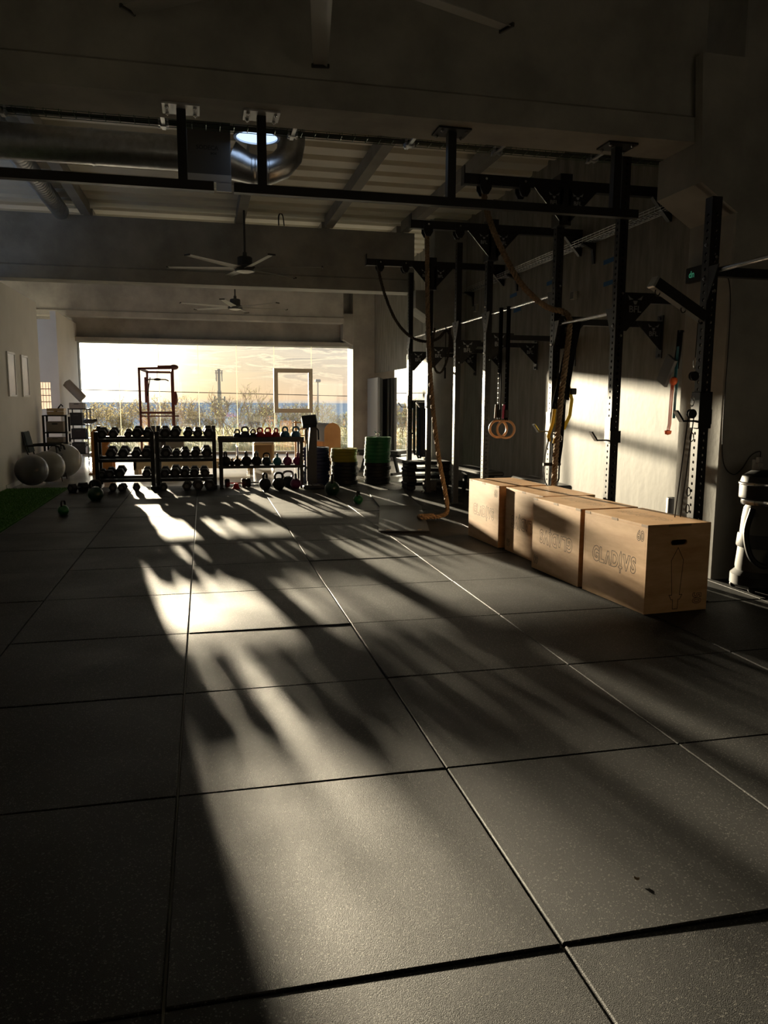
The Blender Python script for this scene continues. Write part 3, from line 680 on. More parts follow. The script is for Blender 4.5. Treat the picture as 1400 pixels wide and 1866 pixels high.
def strut(y_, z):          # tube from a post back to the wall with gussets and a wall plate
    part('wall_strut', MB().box((PX + .0375, y_ - .03, z - .03), (4.622, y_ + .03, z + .03)), 'black', rig, world=True)
    part('gusset', MB().prism([(PX + .0375, z + .05), (PX + .32, z + .05), (PX + .32, z + .02), (PX + .06, z - .26), (PX + .0375, z - .26)], 'XZ', y_ - .042, y_ - .034), 'black', rig, world=True)
    part('wall_plate', bolts(MB().box((4.616, y_ - .05, z - .33), (4.629, y_ + .05, z + .09)), [(4.616, y_, z - .30), (4.616, y_, z + .06)], .016, .016, (-1, 0, 0)), 'black', rig, world=True)
    part('gusset', MB().prism([(4.616, z + .03), (4.34, z + .03), (4.34, z - .0), (4.60, z - .25), (4.616, z - .25)], 'XZ', y_ - .042, y_ - .034), 'black', rig, world=True)
    bull((PX + .13, y_ - .044, z - .01), .11); decal('BFL', .075, (PX + .13, y_ - .044, z - .085), (R(90), 0, 0))
    bull((4.52, y_ - .044, z - .03), .10); decal('BFL', .065, (4.52, y_ - .044, z - .095), (R(90), 0, 0))
for i in range(5): strut(PY[i], 2.17)
strut(PY[5], 2.24)
part('wall_strut', MB().box((PX + .0375, PY[6] - .03, 2.24), (4.62, PY[6] + .03, 2.30)), 'black', rig, world=True)
def arm(y_, z=3.405):      # trolley beam over the post, reaching into the room
    part('trolley_beam', MB().box((2.49, y_ - .11, z - .045), (4.622, y_ - .04, z + .045)), 'black', rig, world=True)
    part('end_stop', MB().box((2.482, y_ - .12, z - .05), (2.492, y_ - .03, z + .11)), 'black', rig, world=True)
    for sx in (-1, 1):
        part('gusset', MB().prism([(PX + sx * .03, z - .04), (PX + sx * .32, z - .04), (PX + sx * .06, z - .32), (PX + sx * .03, z - .32)], 'XZ', y_ - .125, y_ - .115), 'black', rig, world=True)
        bull((PX + sx * .12, y_ - .127, z - .10), .09); decal('BFL', .055, (PX + sx * .12, y_ - .127, z - .165), (R(90), 0, 0))
    part('post_cap', MB().box((PX - .06, y_ - .125, z - .36), (PX + .06, y_ + .05, z + .10)), 'black', rig, world=True)
    part('gusset', MB().prism([(4.62, z - .04), (4.40, z - .04), (4.60, z - .26), (4.62, z - .26)], 'XZ', y_ - .10, y_ - .05), 'black', rig, world=True)
    for x in (2.69, 3.07):
        tr = part('trolley', MB().prism([(x - .055, z + .02), (x + .055, z + .02), (x + .055, z - .08), (x + .025, z - .13), (x - .025, z - .13), (x - .055, z - .08)], 'XZ', y_ - .13, y_ - .118).prism([(x - .055, z + .02), (x + .055, z + .02), (x + .055, z - .08), (x + .025, z - .13), (x - .025, z - .13), (x - .055, z - .08)], 'XZ', y_ - .032, y_ - .02).cyl((x, y_ - .13, z - .09), (x, y_ - .02, z - .09), .014, 8), 'black', rig, world=True)
        link('bolt', BOLT, rig, Vector((x, y_ - .13, z)) - rig.location, (R(90), 0, 0))
for i in (1, 3, 4): arm(PY[i])
# angled arm on the nearest post, its rings, and the pulley set that hangs from it
part('angled_arm', MB().bar((PX - .03, PY[6], 1.97), (3.07, PY[6], 2.185), .07, .07), 'black', rig, world=True)
part('arm_cap', MB().bar((3.073, PY[6], 2.183), (3.058, PY[6], 2.191), .074, .074), 'galv', rig, world=True)
for (x, z) in ((3.10, 2.125), (3.30, 2.02), (3.44, 1.95)):
    part('ring', MB().tube([(x + .018 * math.cos(a), PY[6], z + .024 * math.sin(a)) for a in [q * math.pi / 6 for q in range(12)]], .004, 6, True), 'blackm', rig, world=True)
part('sleeve', MB().box((PX - .05, PY[6] - .05, 1.22), (PX + .05, PY[6] + .05, 1.47), c=.004), 'black', rig, world=True)
for z in (1.16, .78, .66): part('ring', MB().tube([(PX - .075 + .014 * math.cos(a), PY[6] - .02, z + .03 * math.sin(a)) for a in [q * math.pi / 6 for q in range(12)]], .004, 6, True), 'blackm', rig, world=True)
for i, zz in ((3, (2.52, 1.98)), (4, (2.58, 2.27, 1.95)), (5, (2.36, 2.02)), (6, (2.44, 2.22)), (2, (2.2, 2.0)), (1, (2.2,)), (0, (2.25,))):
    for z in zz:
        link('bolt', BOLT, rig, (-.0375, PY[i] - 7.01, z), (0, R(-90), 0)); link('bolt', BOLT, rig, (.01, PY[i] - 7.0375, z - .08), (R(90), 0, 0))

# J-shaped bar rests
def jcup(y_, z, label):
    t = thing('bar_rest', label, 'bar rest', (PX, y_, z), 0, 'J-shaped bar rests on the rig')
    part('plate', MB().box((-.048, -.045, -.04), (-.0385, .045, .17)).box((-.048, -.052, -.04), (.05, -.0385, .06)), 'black', t)
    part('hook', MB().bar((-.04, 0, -.02), (-.15, 0, -.02), .05, .012).bar((-.145, 0, -.024), (-.20, 0, .05), .05, .012), 'black', t)
    part('pad', MB().bar((-.15, 0, -.008), (-.195, 0, .052), .044, .008), 'galv', t)
jcup(PY[5], 1.10, 'black bar rest on the rig post behind the third plywood box')
jcup(PY[0], 1.33, 'black bar rest on the farthest rig post beside the mirror')
jcup(PY[1], 1.34, 'black bar rest on the second farthest rig post with bands hanging by it')
jcup(PY[6] + .0, 1.29, 'black bar rest on the nearest rig post above the pulley cords')
jcup(PY[4], 1.13, 'black bar rest on the middle post half hidden by suspension straps')

# ------------------------------------------------------------------ ropes
solo('climbing_rope', rope_mb([(2.69, 7.24, 3.36), (2.69, 7.24, 3.2), (2.70, 7.2, 2.3), (2.72, 7.08, 1.5), (2.78, 6.98, .8), (2.87, 6.95, .32), (2.90, 6.98, .12), (2.84, 7.02, .055), (2.70, 6.98, .05), (2.58, 6.95, .05), (2.60, 7.08, .05), (2.78, 7.10, .05)], .028), 'ropem', 'tan climbing rope hanging to the floor and coiling on the foam mat', 'rope')
solo('climbing_rope', rope_mb([(2.69, 5.37, 3.33), (2.71, 5.37, 3.17), (2.83, 5.36, 2.88), (3.03, 5.34, 2.54), (3.23, 5.33, 2.35), (3.38, 5.33, 2.275), (3.49, 5.33, 2.255), (3.55, 5.29, 2.18), (3.505, 5.22, 1.9), (3.46, 5.21, 1.5), (3.43, 5.205, 1.1), (3.41, 5.20, .7), (3.42, 5.20, .25), (3.52, 5.20, .06), (3.66, 5.22, .035)], .029), 'ropem', 'tan rope sagging from the front trolley and hooked over the middle post', 'rope')
solo('climbing_rope', rope_mb([(2.66, 9.72, 3.31), (2.77, 9.72, 2.94), (2.94, 9.72, 2.58), (3.16, 9.72, 2.36), (3.40, 9.71, 2.29), (3.59, 9.72, 2.34), (3.72, 9.72, 2.46), (3.80, 9.74, 2.36), (3.82, 9.75, 2.2)], .023), 'darkrope', 'dark rope sagging from the farthest trolley beam to the rig', 'rope')
solo('battle_rope', rope_mb([(3.50, 8.86, 2.42), (3.49, 8.86, 2.1), (3.42, 8.86, 1.86), (3.34, 8.86, 1.80), (3.29, 8.9, 1.9), (3.27, 8.92, 2.2), (3.30, 8.92, 2.42)], .017), 'darkrope', 'dark rope loop draped over the far pull-up bar', 'rope')
solo('skipping_rope', MB().tube(spline([(3.435, 8.84, 2.45), (3.432, 8.83, 2.2), (3.43, 8.83, 1.9), (3.43, 8.83, 1.86)], 5), .006, 6).cyl((3.43, 8.83, 1.72), (3.43, 8.83, 1.87), .014, 8), 'blackm', 'thin black skipping rope with handle hanging beside the dark rope loop', 'rope')

# ------------------------------------------------------------------ gymnastic rings
RY = 6.72
for k, (yy, xx, lab) in enumerate(((6.78, 3.44, 'wooden gymnastic ring on a dotted black strap, nearer the window'), (6.64, 3.475, 'wooden gymnastic ring on a dotted black strap, overlapping in front'))):
    t = thing('gymnastic_ring', lab, 'gymnastic ring', (xx, yy, 1.09), 0, 'pair of wooden rings')
    part('ring', MB().tube([(.098 * math.cos(a) * .93, -.098 * math.cos(a) * .36, .098 * math.sin(a)) for a in [q * math.pi / 14 for q in range(28)]], .0145, 10, True), 'ringwood', t)
    st = MB()
    for dx in (-.010, .010): st.box((dx - .006, -.022, .10), (dx + .006, .022, 2.448 - 1.09))
    st.box((-.02, -.021, 2.448 - 1.09), (.02, .021, 2.452 - 1.09)); s_ = part('strap', st, 'strap', t)
    dots = MB()
    for q in range(9):
        for dy in (-.009, .009): dots.cyl((-.0165, dy, .30 + q * .055), (-.0155, dy, .30 + q * .055), .005, 6); dots.cyl((dy, -.0215, .30 + q * .055), (dy, -.0203, .30 + q * .055), .005, 6)
    part('number_dots', dots, 'greyvinyl', s_)['kind'] = 'stuff'
    part('buckle', MB().box((-.022, -.028, .13), (.022, .028, .22), c=.004), 'blackm', t)
    part('strap_tail', MB().bar((-.03, 0, .28), (-.035, .01, .12), .03, .004), 'kb_mag' if k else 'greyband', t)

# ------------------------------------------------------------------ suspension trainer on the middle post
t = thing('suspension_trainer', 'black and yellow suspension straps hanging by the middle rig post', 'suspension strap', (3.5, 5.3, .6))
def strapb(P, w, m_, name='strap', th=.004, side=(1, 0, 0)):
    mb = MB(); P = [Vector(p) for p in P]; S = Vector(side).normalized(); v = []; n = len(P)
    for i, p in enumerate(P):
        tg = (P[min(i + 1, n - 1)] - P[max(i - 1, 0)]).normalized(); a = (S - tg * S.dot(tg)).normalized() * w / 2; b = tg.cross(a).normalized() * th / 2
        v += [p - a - b, p + a - b, p + a + b, p - a + b]
    f = [(0, 1, 2, 3), tuple(4 * (n - 1) + i for i in (3, 2, 1, 0))]
    for i in range(n - 1): f += [(4 * i + k, 4 * i + (k + 1) % 4, 4 * i + 4 + (k + 1) % 4, 4 * i + 4 + k) for k in range(4)]
    mb.add(v, f); return part(name, mb, m_, t, world=True)
strapb([(3.66, 5.36, 2.17), (3.60, 5.32, 1.95), (3.56, 5.30, 1.75), (3.53, 5.29, 1.55), (3.52, 5.28, 1.42)], .105, 'strap')
strapb([(3.62, 5.36, 2.17), (3.54, 5.31, 1.9), (3.47, 5.28, 1.6), (3.43, 5.27, 1.45), (3.41, 5.27, 1.33)], .045, 'strap')
strapb([(3.64, 5.40, 2.17), (3.58, 5.34, 1.85), (3.52, 5.28, 1.55), (3.50, 5.27, 1.40)], .06, 'strap')
strapb([(3.57, 5.34, 1.62), (3.62, 5.32, 1.42), (3.60, 5.31, 1.27), (3.53, 5.29, 1.14)], .036, 'yellow', 'yellow_strap')
strapb([(3.42, 5.27, 1.36), (3.40, 5.26, 1.20), (3.36, 5.26, 1.07), (3.37, 5.26, 1.02)], .034, 'yellow', 'yellow_strap')
strapb([(3.46, 5.26, 1.30), (3.45, 5.26, 1.12), (3.42, 5.26, 1.00)], .034, 'yellow', 'yellow_strap')
strapb([(3.50, 5.27, 1.42), (3.49, 5.26, 1.2), (3.48, 5.26, .98), (3.46, 5.26, .80)], .07, 'strap')
for (cx, z) in ((3.375, .72), (3.445, .66)):
    strapb([(cx - .01, 5.26, 1.05), (cx - .045, 5.26, .88), (cx - .06, 5.26, .74), (cx - .03, 5.26, .62), (cx + .012, 5.26, .57), (cx + .04, 5.26, .66), (cx + .04, 5.26, .82), (cx + .02, 5.26, 1.0)], .03, 'strap', 'foot_loop', side=(0, 1, 0))
    part('grip', MB().cyl((cx - .06, 5.26, .80), (cx + .05, 5.26, .80), .016, 10), 'blackm', t, world=True)
for (x, z) in ((3.43, 1.36), (3.49, 1.40), (3.44, 1.08), (3.60, 1.5)): part('buckle', MB().box((x - .028, 5.235, z - .03), (x + .028, 5.275, z + .03), c=.006), 'blackm', t, world=True)
for (x, z) in ((3.46, 1.17), (3.475, 1.05)): part('carabiner', MB().tube([(x + .014 * math.cos(a), 5.235, z + .03 * math.sin(a)) for a in [q * math.pi / 6 for q in range(12)]], .004, 6, True), 'chrome', t, world=True)

# pulley set on the nearest post
t = thing('pulley_set', 'small pulleys with thin black cords hanging at the nearest rig post', 'pulley', (3.40, 3.07, .6))
part('cord', MB().cyl((3.405, 3.07, 1.93), (3.40, 3.07, 1.70), .0035, 6), 'cable', t, world=True)
for z in (1.66, 1.405):
    part('carabiner', MB().tube([(3.398 + .012 * math.cos(a), 3.07, z + .035 * math.sin(a)) for a in [q * math.pi / 6 for q in range(12)]], .004, 6, True), 'chrome', t, world=True)
    part('pulley_wheel', MB().lathe([(0, -.016), (.032, -.016), (.032, -.008), (.024, 0), (.032, .008), (.032, .016), (0, .016)], 20, (3.396, 3.07, z - .085), 'Y'), 'blackm', t, world=True)
part('cord', MB().cyl((3.375, 3.07, 1.31), (3.30, 3.10, .20), .004, 6), 'cable', t, world=True)
part('cord', MB().cyl((3.418, 3.07, 1.31), (3.345, 3.10, .20), .004, 6), 'cable', t, world=True)
part('stirrup', MB().tube([(3.28, 3.10, .20), (3.28, 3.10, .12), (3.37, 3.10, .12), (3.37, 3.10, .20)], .008, 6), 'blackm', t, world=True)

# resistance bands on a wall hook near the column
t = thing('resistance_bands', 'black, grey and orange exercise bands hanging on the wall beside the near column', 'exercise band', (4.5, 4.95, 1.1))
part('hook', MB().cyl((4.628, 4.92, 2.06), (4.49, 4.92, 2.06), .009, 8), 'black', t, world=True)
strapb([(4.50, 4.92, 2.07), (4.50, 4.93, 1.9), (4.50, 4.96, 1.72)], .075, 'strap', 'black_band', .012, (0, 1, 0))
strapb([(4.47, 4.98, 1.82), (4.46, 5.02, 1.74), (4.45, 5.06, 1.66), (4.45, 5.10, 1.58)], .16, 'greyband', 'grey_pad', .03, (0, 1, 0))
strapb([(4.50, 4.93, 2.06), (4.49, 4.945, 1.6), (4.47, 4.945, 1.56)], .04, 'teal', 'teal_band', .006, (0, 1, 0))
strapb([(4.49, 4.91, 1.60), (4.485, 4.92, 1.45), (4.48, 4.915, 1.25)], .035, 'teal', 'teal_band', .006, (0, 1, 0))
strapb([(4.47, 4.95, 1.60), (4.465, 4.955, 1.4), (4.47, 4.965, 1.2), (4.46, 4.97, 1.12)], .045, 'orange', 'orange_band', .008, (0, 1, 0))
part('handle_end', MB().lathe([(0, .09), (.03, .10), (.035, .13), (0, .14)], 14, (4.46, 4.97, 1.0)), 'orange', t, world=True)
part('knot', MB().sphere((4.465, 4.93, 1.60), .035, .045, .04, 12, 8), 'orange', t, world=True)

# ================================================================== DUMBBELLS
def hexdb(r, L, hl):
    t = bpy.data.objects.new('dumbbell', None); COL.objects.link(t); t.empty_display_size = .05
    head = MB(); c = r * .16
    for s_ in (-1, 1):
        y0, y1 = s_ * (L / 2 - hl), s_ * L / 2
        ring = lambda y_, rr: [(rr * math.cos(k * math.pi / 3), y_, rr * math.sin(k * math.pi / 3)) for k in range(6)]
        mb = MB(); v = ring(y0, r - c) + ring(y0 + s_ * c, r) + ring(y1 - s_ * c, r) + ring(y1, r - c)
        f = [(a * 6 + k, a * 6 + (k + 1) % 6, a * 6 + 6 + (k + 1) % 6, a * 6 + 6 + k) for a in range(3) for k in range(6)] + [tuple(range(6)), tuple(range(18, 24))]
        mb.add(v, f); part('head', mb, 'dark', t)
    part('handle', MB().lathe([(.012, -L / 2 + hl - .01), (.0125, -L * .12), (.0155, 0), (.0125, L * .12), (.012, L / 2 - hl + .01)], 12, (0, 0, 0), 'Y'), 'galv', t)
    badge = MB().lathe([(0, -L / 2 - .0012), (r * .42, -L / 2 - .0012), (r * .42, -L / 2 + .002)], 14, (0, 0, 0), 'Y'); part('badge', badge, 'greyband', t)
    return t
PROTO = {}
def dumbbell(x, y_, z, size, label, group, tilt=0, rz=0):
    if size not in PROTO: o = PROTO[size] = hexdb(*{'S': (.063, .23, .075), 'M': (.076, .28, .09), 'L': (.087, .31, .105)}[size])
    else: o = copy_tree(PROTO[size])
    o.location = (x, y_, z); o.rotation_euler = (tilt, 0, rz); tag(o, label, 'dumbbell', group); return o
def db_rack(x0, x1, label):
    t = thing('dumbbell_rack', label, 'rack', ((x0 + x1) / 2, 11.3, 0))
    for x in (x0 + .03, x1 - .03):
        part('upright', MB().box((x - .03, 11.10, 0), (x + .03, 11.15, .91), c=.003), 'black', t, world=True)
        part('upright', MB().box((x - .03, 11.50, 0), (x + .03, 11.55, .99), c=.003), 'black', t, world=True)
        part('foot', MB().box((x - .035, 11.0, 0), (x + .035, 11.62, .05), c=.004), 'black', t, world=True)
        for z in (.77, .455, .14): part('side_brace', MB().bar((x, 11.12, z), (x, 11.52, z + .06), .04, .05), 'black', t, world=True)
    for z in (.77, .455, .14):
        part('rail', MB().bar((x0 + .02, 11.14, z), (x1 - .02, 11.14, z), .07, .05), 'black', t, world=True)
        part('rail', MB().bar((x0 + .02, 11.36, z + .035), (x1 - .02, 11.36, z + .035), .07, .05), 'black', t, world=True)
    return t
db_rack(-1.555, -.655, 'left black three-tier dumbbell rack in front of the window')
db_rack(-.635, .305, 'right black three-tier dumbbell rack beside the kettlebell rack')
tiers = [('left', 'top', .80, [(-1.43, 'M'), (-1.265, 'M'), (-1.05, 'S'), (-.905, 'L'), (-.755, 'M')]),
         ('left', 'middle', .485, [(-1.31, 'L'), (-1.125, 'L'), (-.94, 'M'), (-.775, 'L')]),
         ('left', 'bottom', .17, [(-1.465, 'S'), (-1.34, 'M'), (-1.19, 'L'), (-.785, 'M')]),
         ('right', 'top', .80, [(-.487, 'L'), (-.325, 'L'), (-.13, 'M'), (.02, 'M'), (.185, 'L')]),
         ('right', 'middle', .485, [(-.48, 'L'), (-.325, 'S'), (-.185, 'M'), (-.02, 'M'), (.152, 'L')]),
         ('right', 'bottom', .17, [(-.505, 'M'), (-.345, 'L'), (-.195, 'M'), (-.045, 'M'), (.115, 'M')])]
RAD = {'S': .063, 'M': .076, 'L': .087}
for (side, tier, z, L) in tiers:
    for k, (x, s_) in enumerate(L):
        dumbbell(x, 11.25, z + .018 + RAD[s_] * .866 + .006, s_, 'black hex dumbbell, %s from the left on the %s tier of the %s dumbbell rack' % (ORD[k], tier, side), 'dumbbells on the racks', R(9), R(random.uniform(-3, 3)))
fl = [(-1.80, 10.93, 'M', -38, 'black hex dumbbell lying on the floor left of the racks, nearest the turf'), (-1.66, 11.12, 'M', -38, 'black hex dumbbell on the floor tucked behind another, left of the racks'),
      (-1.285, 10.99, 'S', 4, 'small hex dumbbell on the floor under the left rack, leftmost of three'), (-1.14, 10.97, 'S', -5, 'small hex dumbbell on the floor under the left rack, middle of three'), (-.935, 10.96, 'S', 6, 'small hex dumbbell on the floor under the left rack, rightmost of three'),
      (-.52, 10.92, 'S', 3, 'small hex dumbbell on the floor under the right rack, leftmost'), (-.16, 10.96, 'M', -3, 'hex dumbbell on the floor under the right rack, second of the row'), (.005, 10.96, 'L', 2, 'large hex dumbbell on the floor under the right rack, third of the row'), (.18, 10.96, 'L', 2, 'large hex dumbbell on the floor under the right rack, rightmost')]
for (x, y_, s_, a, lab) in fl: dumbbell(x, y_ - .02, RAD[s_] * .866, s_, lab, 'dumbbells on the floor', 0, R(a))

# ================================================================== KETTLEBELLS
def kettlebell(x, y_, z, r, m_, rz, label, group=None, hm='kb_black', hw=1.0):
    t = thing('kettlebell', label, 'kettlebell', (x, y_, z), R(rz), group)
    prof = [(0, 0), (r * .55, 0), (r * .62, .02 * r)]
    for k in range(1, 14):
        a = -math.pi / 2 + .62 + k * (math.pi - .62 - .28) / 13; prof.append((r * math.cos(a), r * .86 + r * math.sin(a) * (.95 if a < 0 else 1)))
    prof.append((0, prof[-1][1] + .01 * r)); part('body', MB().lathe(prof, 28), m_, t)
    w = r * .62 * hw
    P = spline([(-w * .82, 0, r * 1.55), (-w * 1.02, 0, r * 1.9), (-w * .95, 0, r * 2.3), (-w * .5, 0, r * 2.58), (w * .5, 0, r * 2.58), (w * .95, 0, r * 2.3), (w * 1.02, 0, r * 1.9), (w * .82, 0, r * 1.55)], 4)
    part('handle', MB().tube(P, max(.012, r * .19), 10), hm, t)
    return t
t = thing('kettlebell_rack', 'black two-shelf kettlebell rack with red and blue kettlebells on top', 'rack', (1.0, 11.0, 0))
for x in (.375, 1.655):
    for y_ in (10.90, 11.26): part('leg', MB().box((x - .028, y_ - .025, 0), (x + .028, y_ + .025, .77)), 'black', t, world=True)
    part('foot', MB().box((x - .032, 10.82, 0), (x + .032, 11.34, .03)), 'black', t, world=True)
part('shelf', MB().box((.335, 10.86, .755), (1.695, 11.30, .775)).box((.335, 10.85, .745), (1.695, 10.865, .825)).box((.335, 11.295, .745), (1.695, 11.31, .825)), 'black', t, world=True)
part('shelf', MB().box((.335, 10.84, .34), (1.695, 11.32, .36)).box((.335, 10.83, .33), (1.695, 10.845, .375)).box((.335, 11.315, .33), (1.695, 11.33, .375)), 'black', t, world=True)
top = [(.64, .062, 'kb_black', 10, 'small black kettlebell, first from the left on the top shelf'), (.765, .078, 'kb_black', 0, 'black kettlebell with a wide handle, second on the top shelf'), (.895, .062, 'kb_black', 20, 'small black kettlebell, third from the left on the top shelf'),
       (1.005, .072, 'kb_red', 25, 'red kettlebell on the top shelf, leftmost of the three red ones'), (1.13, .072, 'kb_red', 15, 'red kettlebell on the top shelf, middle of the three red ones'), (1.26, .070, 'kb_red', 50, 'red kettlebell on the top shelf, rightmost of the three red ones'),
       (1.41, .078, 'kb_blue', 35, 'steel blue kettlebell on the top shelf, left of the two'), (1.585, .078, 'kb_blue', 5, 'steel blue kettlebell at the right end of the top shelf')]
for (x, r, m_, a, lab) in top: kettlebell(x, 11.03, .775, r, m_, a, lab, 'kettlebells on the top shelf', 'kb_black' if m_ == 'kb_black' else m_)
mid = [(.445, .085, 'kb_black', 70, 'black kettlebell at the left end of the middle shelf'), (.548, .045, 'kb_black', 80, 'smallest black kettlebell on the middle shelf, second from the left'), (.635, .062, 'kb_black', 80, 'small black kettlebell, third on the middle shelf'),
       (.775, .085, 'kb_black', 75, 'black kettlebell, fourth on the middle shelf'), (.935, .085, 'kb_black', 60, 'black kettlebell, fifth on the middle shelf'), (1.098, .076, 'kb_black', 0, 'black kettlebell with its handle facing front, sixth on the middle shelf'),
       (1.272, .073, 'kb_teal', 80, 'teal kettlebell on the middle shelf'), (1.435, .076, 'kb_purple', 80, 'plum kettlebell on the middle shelf, left of the two'), (1.60, .076, 'kb_mag', 82, 'magenta kettlebell at the right end of the middle shelf')]
for (x, r, m_, a, lab) in mid: kettlebell(x, 10.98, .36, r, m_, a, lab, 'kettlebells on the middle shelf', m_)
kettlebell(1.05, 10.72, 0, .098, 'kb_black', 60, 'large black kettlebell on the floor before the kettlebell rack, left', None)
kettlebell(1.265, 10.70, 0, .100, 'kb_black', 10, 'large black kettlebell on the floor before the kettlebell rack, handle facing front', None)
kettlebell(1.45, 11.03, 0, .098, 'kb_black', 0, 'black kettlebell with a wide pale handle under the kettlebell rack', None, 'galv', 1.25)
kettlebell(1.545, 10.78, 0, .088, 'kb_purple', 88, 'dark plum kettlebell on the floor at the right rack leg', None)
kettlebell(-1.385, 9.75, 0, .106, 'kb_dgreen', 8, 'large bottle green kettlebell on the floor before the left dumbbell rack', None)
kettlebell(-1.585, 8.37, 0, .066, 'kb_green', 70, 'small bright green kettlebell on the floor near the turf', None)
kettlebell(1.985, 9.80, 0, .112, 'kb_dgreen', 78, 'large bottle green kettlebell on the floor before the plate stacks', None)
kettlebell(2.17, 8.72, 0, .066, 'kb_green', 60, 'small bright green kettlebell on the floor beside the foam mat', None)
def round_db(x, y_, z, label, L=.34):
    t = thing('round_dumbbell', label, 'dumbbell', (x, y_, z), R(3))
    for s_ in (-1, 1): part('head', MB().lathe([(0, s_ * (L / 2 - .075)), (.060, s_ * (L / 2 - .075)), (.072, s_ * (L / 2 - .06)), (.072, s_ * (L / 2 - .015)), (.060, s_ * L / 2), (0, s_ * L / 2)], 24, (0, 0, 0), 'X'), 'dark', t)
    part('handle', MB().cyl((-L / 2 + .07, 0, 0), (L / 2 - .07, 0, 0), .014, 12), 'galv', t)
round_db(.60, 11.10, .072, 'round-headed dumbbell on the floor behind the red cone'); round_db(.94, 11.12, .072, 'round-headed dumbbell on the floor right of the red cone')
solo('marker_cone', MB().lathe([(.068, 0), (.068, .008), (.055, .012), (.036, .075), (.030, .082), (.0, .084)], 24), 'red', 'small bright red marker cone under the kettlebell rack', 'cone', (.605, 10.93, 0))

# ================================================================== BUMPER PLATES
def plate_mesh(m_, th, r=.225):
    h = th / 2
    prof = [(.026, -h), (.048, -h), (.052, -h + .004), (.085, -h + .004), (.095, -h + .010), (r - .05, -h + .010), (r - .035, -h + .001), (r - .008, -h), (r, -h + .007), (r, h - .007), (r - .008, h), (r - .035, h - .001), (r - .05, h - .010), (.095, h - .010), (.085, h - .004), (.052, h - .004), (.048, h), (.026, h), (.026, -h)]
    return fix(MB().lathe(prof, 44)).mesh('bumper_plate', m_)
ringm = fix(MB().lathe([(.0255, -.03), (.046, -.03), (.046, .03), (.0255, .03), (.0255, -.03)], 20)).mesh('steel_hub', 'galv')
def stack(x, y_, segs, name, seed):
    rnd = random.Random(seed); z = 0; allp = []
    for (m_, col, th, n) in segs:
        me = plate_mesh(m_, th)
        for _ in range(n):
            o = link('bumper_plate', me, None, (x + rnd.uniform(-.014, .014), y_ + rnd.uniform(-.014, .014), z + th / 2), (0, 0, rnd.uniform(0, 6)))
            allp.append((o, col)); z += th
            hb = link('steel_hub', ringm, o); hb.scale = (1, 1, (th + .001) / .06)
    n = len(allp)
    for i, (o, col) in enumerate(allp):
        k = n - 1 - i
        tag(o, '%s rubber weight plate, %s in the %s' % (col, 'topmost' if k == 0 else ('lowest' if i == 0 else ORD[k] + ' from the top'), name), 'weight plate', 'plates of the ' + name)
    return z
stack(1.965, 11.36, [('p_blue', 'navy blue', .0575, 11)], 'navy stack behind the scale', 1)
stack(2.455, 11.42, [('p_black', 'black', .0625, 6), ('p_yellow', 'yellow', .0575, 4)], 'yellow-topped stack', 2)
gz = stack(3.03, 11.36, [('p_black', 'black', .0600, 6), ('p_green', 'green', .0625, 7)], 'tall green-topped stack', 3)
t = thing('barbell_collar', 'chrome spring barbell clip lying on top of the green plates', 'barbell clip', (3.03, 11.34, gz))
part('coil', MB().tube([(.03 * math.cos(a), .012 * (a / 6.28), .036 + .03 * math.sin(a)) for a in [q * .35 for q in range(56)]], .0045, 6), 'chrome', t)
for s_ in (-1, 1): part('grip', MB().cyl((s_ * .02, .02, .06), (s_ * .055, .02, .10), .006, 8), 'chrome', t)
part('prong', MB().cyl((0, .03, .06), (.01, .03, .125), .005, 8), 'chrome', t)

# body scale
t = thing('body_scale', 'tall navy grey body scale with a tilted display head beside the kettlebells', 'scale', (1.80, 10.82, 0))
part('platform', MB().box((-.15, -.22, 0), (.20, .16, .055), c=.012), 'scale', t)
part('foot_plate', MB().box((-.12, -.19, .055), (-.01, .03, .060)).box((.02, -.19, .055), (.13, .03, .060)), 'galv', t)
part('column', MB().prism([(-.05, .04), (.10, .04), (.105, 1.02), (.10, 1.12), (.03, 1.14), (.0, 1.0), (-.02, .8)], 'XZ', .02, .14), 'scale', t)
part('column_trim', MB().box((-.056, .03, .10), (-.035, .13, .78), c=.004), 'greyband', t)
hd = MB().box((-.14, -.06, .985), (.10, .07, 1.165), rot=Matrix.Rotation(R(-6), 3, 'Y') @ Matrix.Rotation(R(-28), 3, 'X'), c=.015); h_ = part('display_head', hd, 'scale', t)
part('screen', MB().box((-.10, -.066, 1.01), (.06, -.058, 1.14), rot=Matrix.Rotation(R(-6), 3, 'Y') @ Matrix.Rotation(R(-28), 3, 'X')), 'vinyl', h_)
for s_ in (-1, 1): part('hand_grip', MB().tube([(.03 + s_ * .04, .06, 1.0), (.03 + s_ * .10, .02, .93), (.03 + s_ * .10, .0, .78)], .014, 8), 'blackm', t)

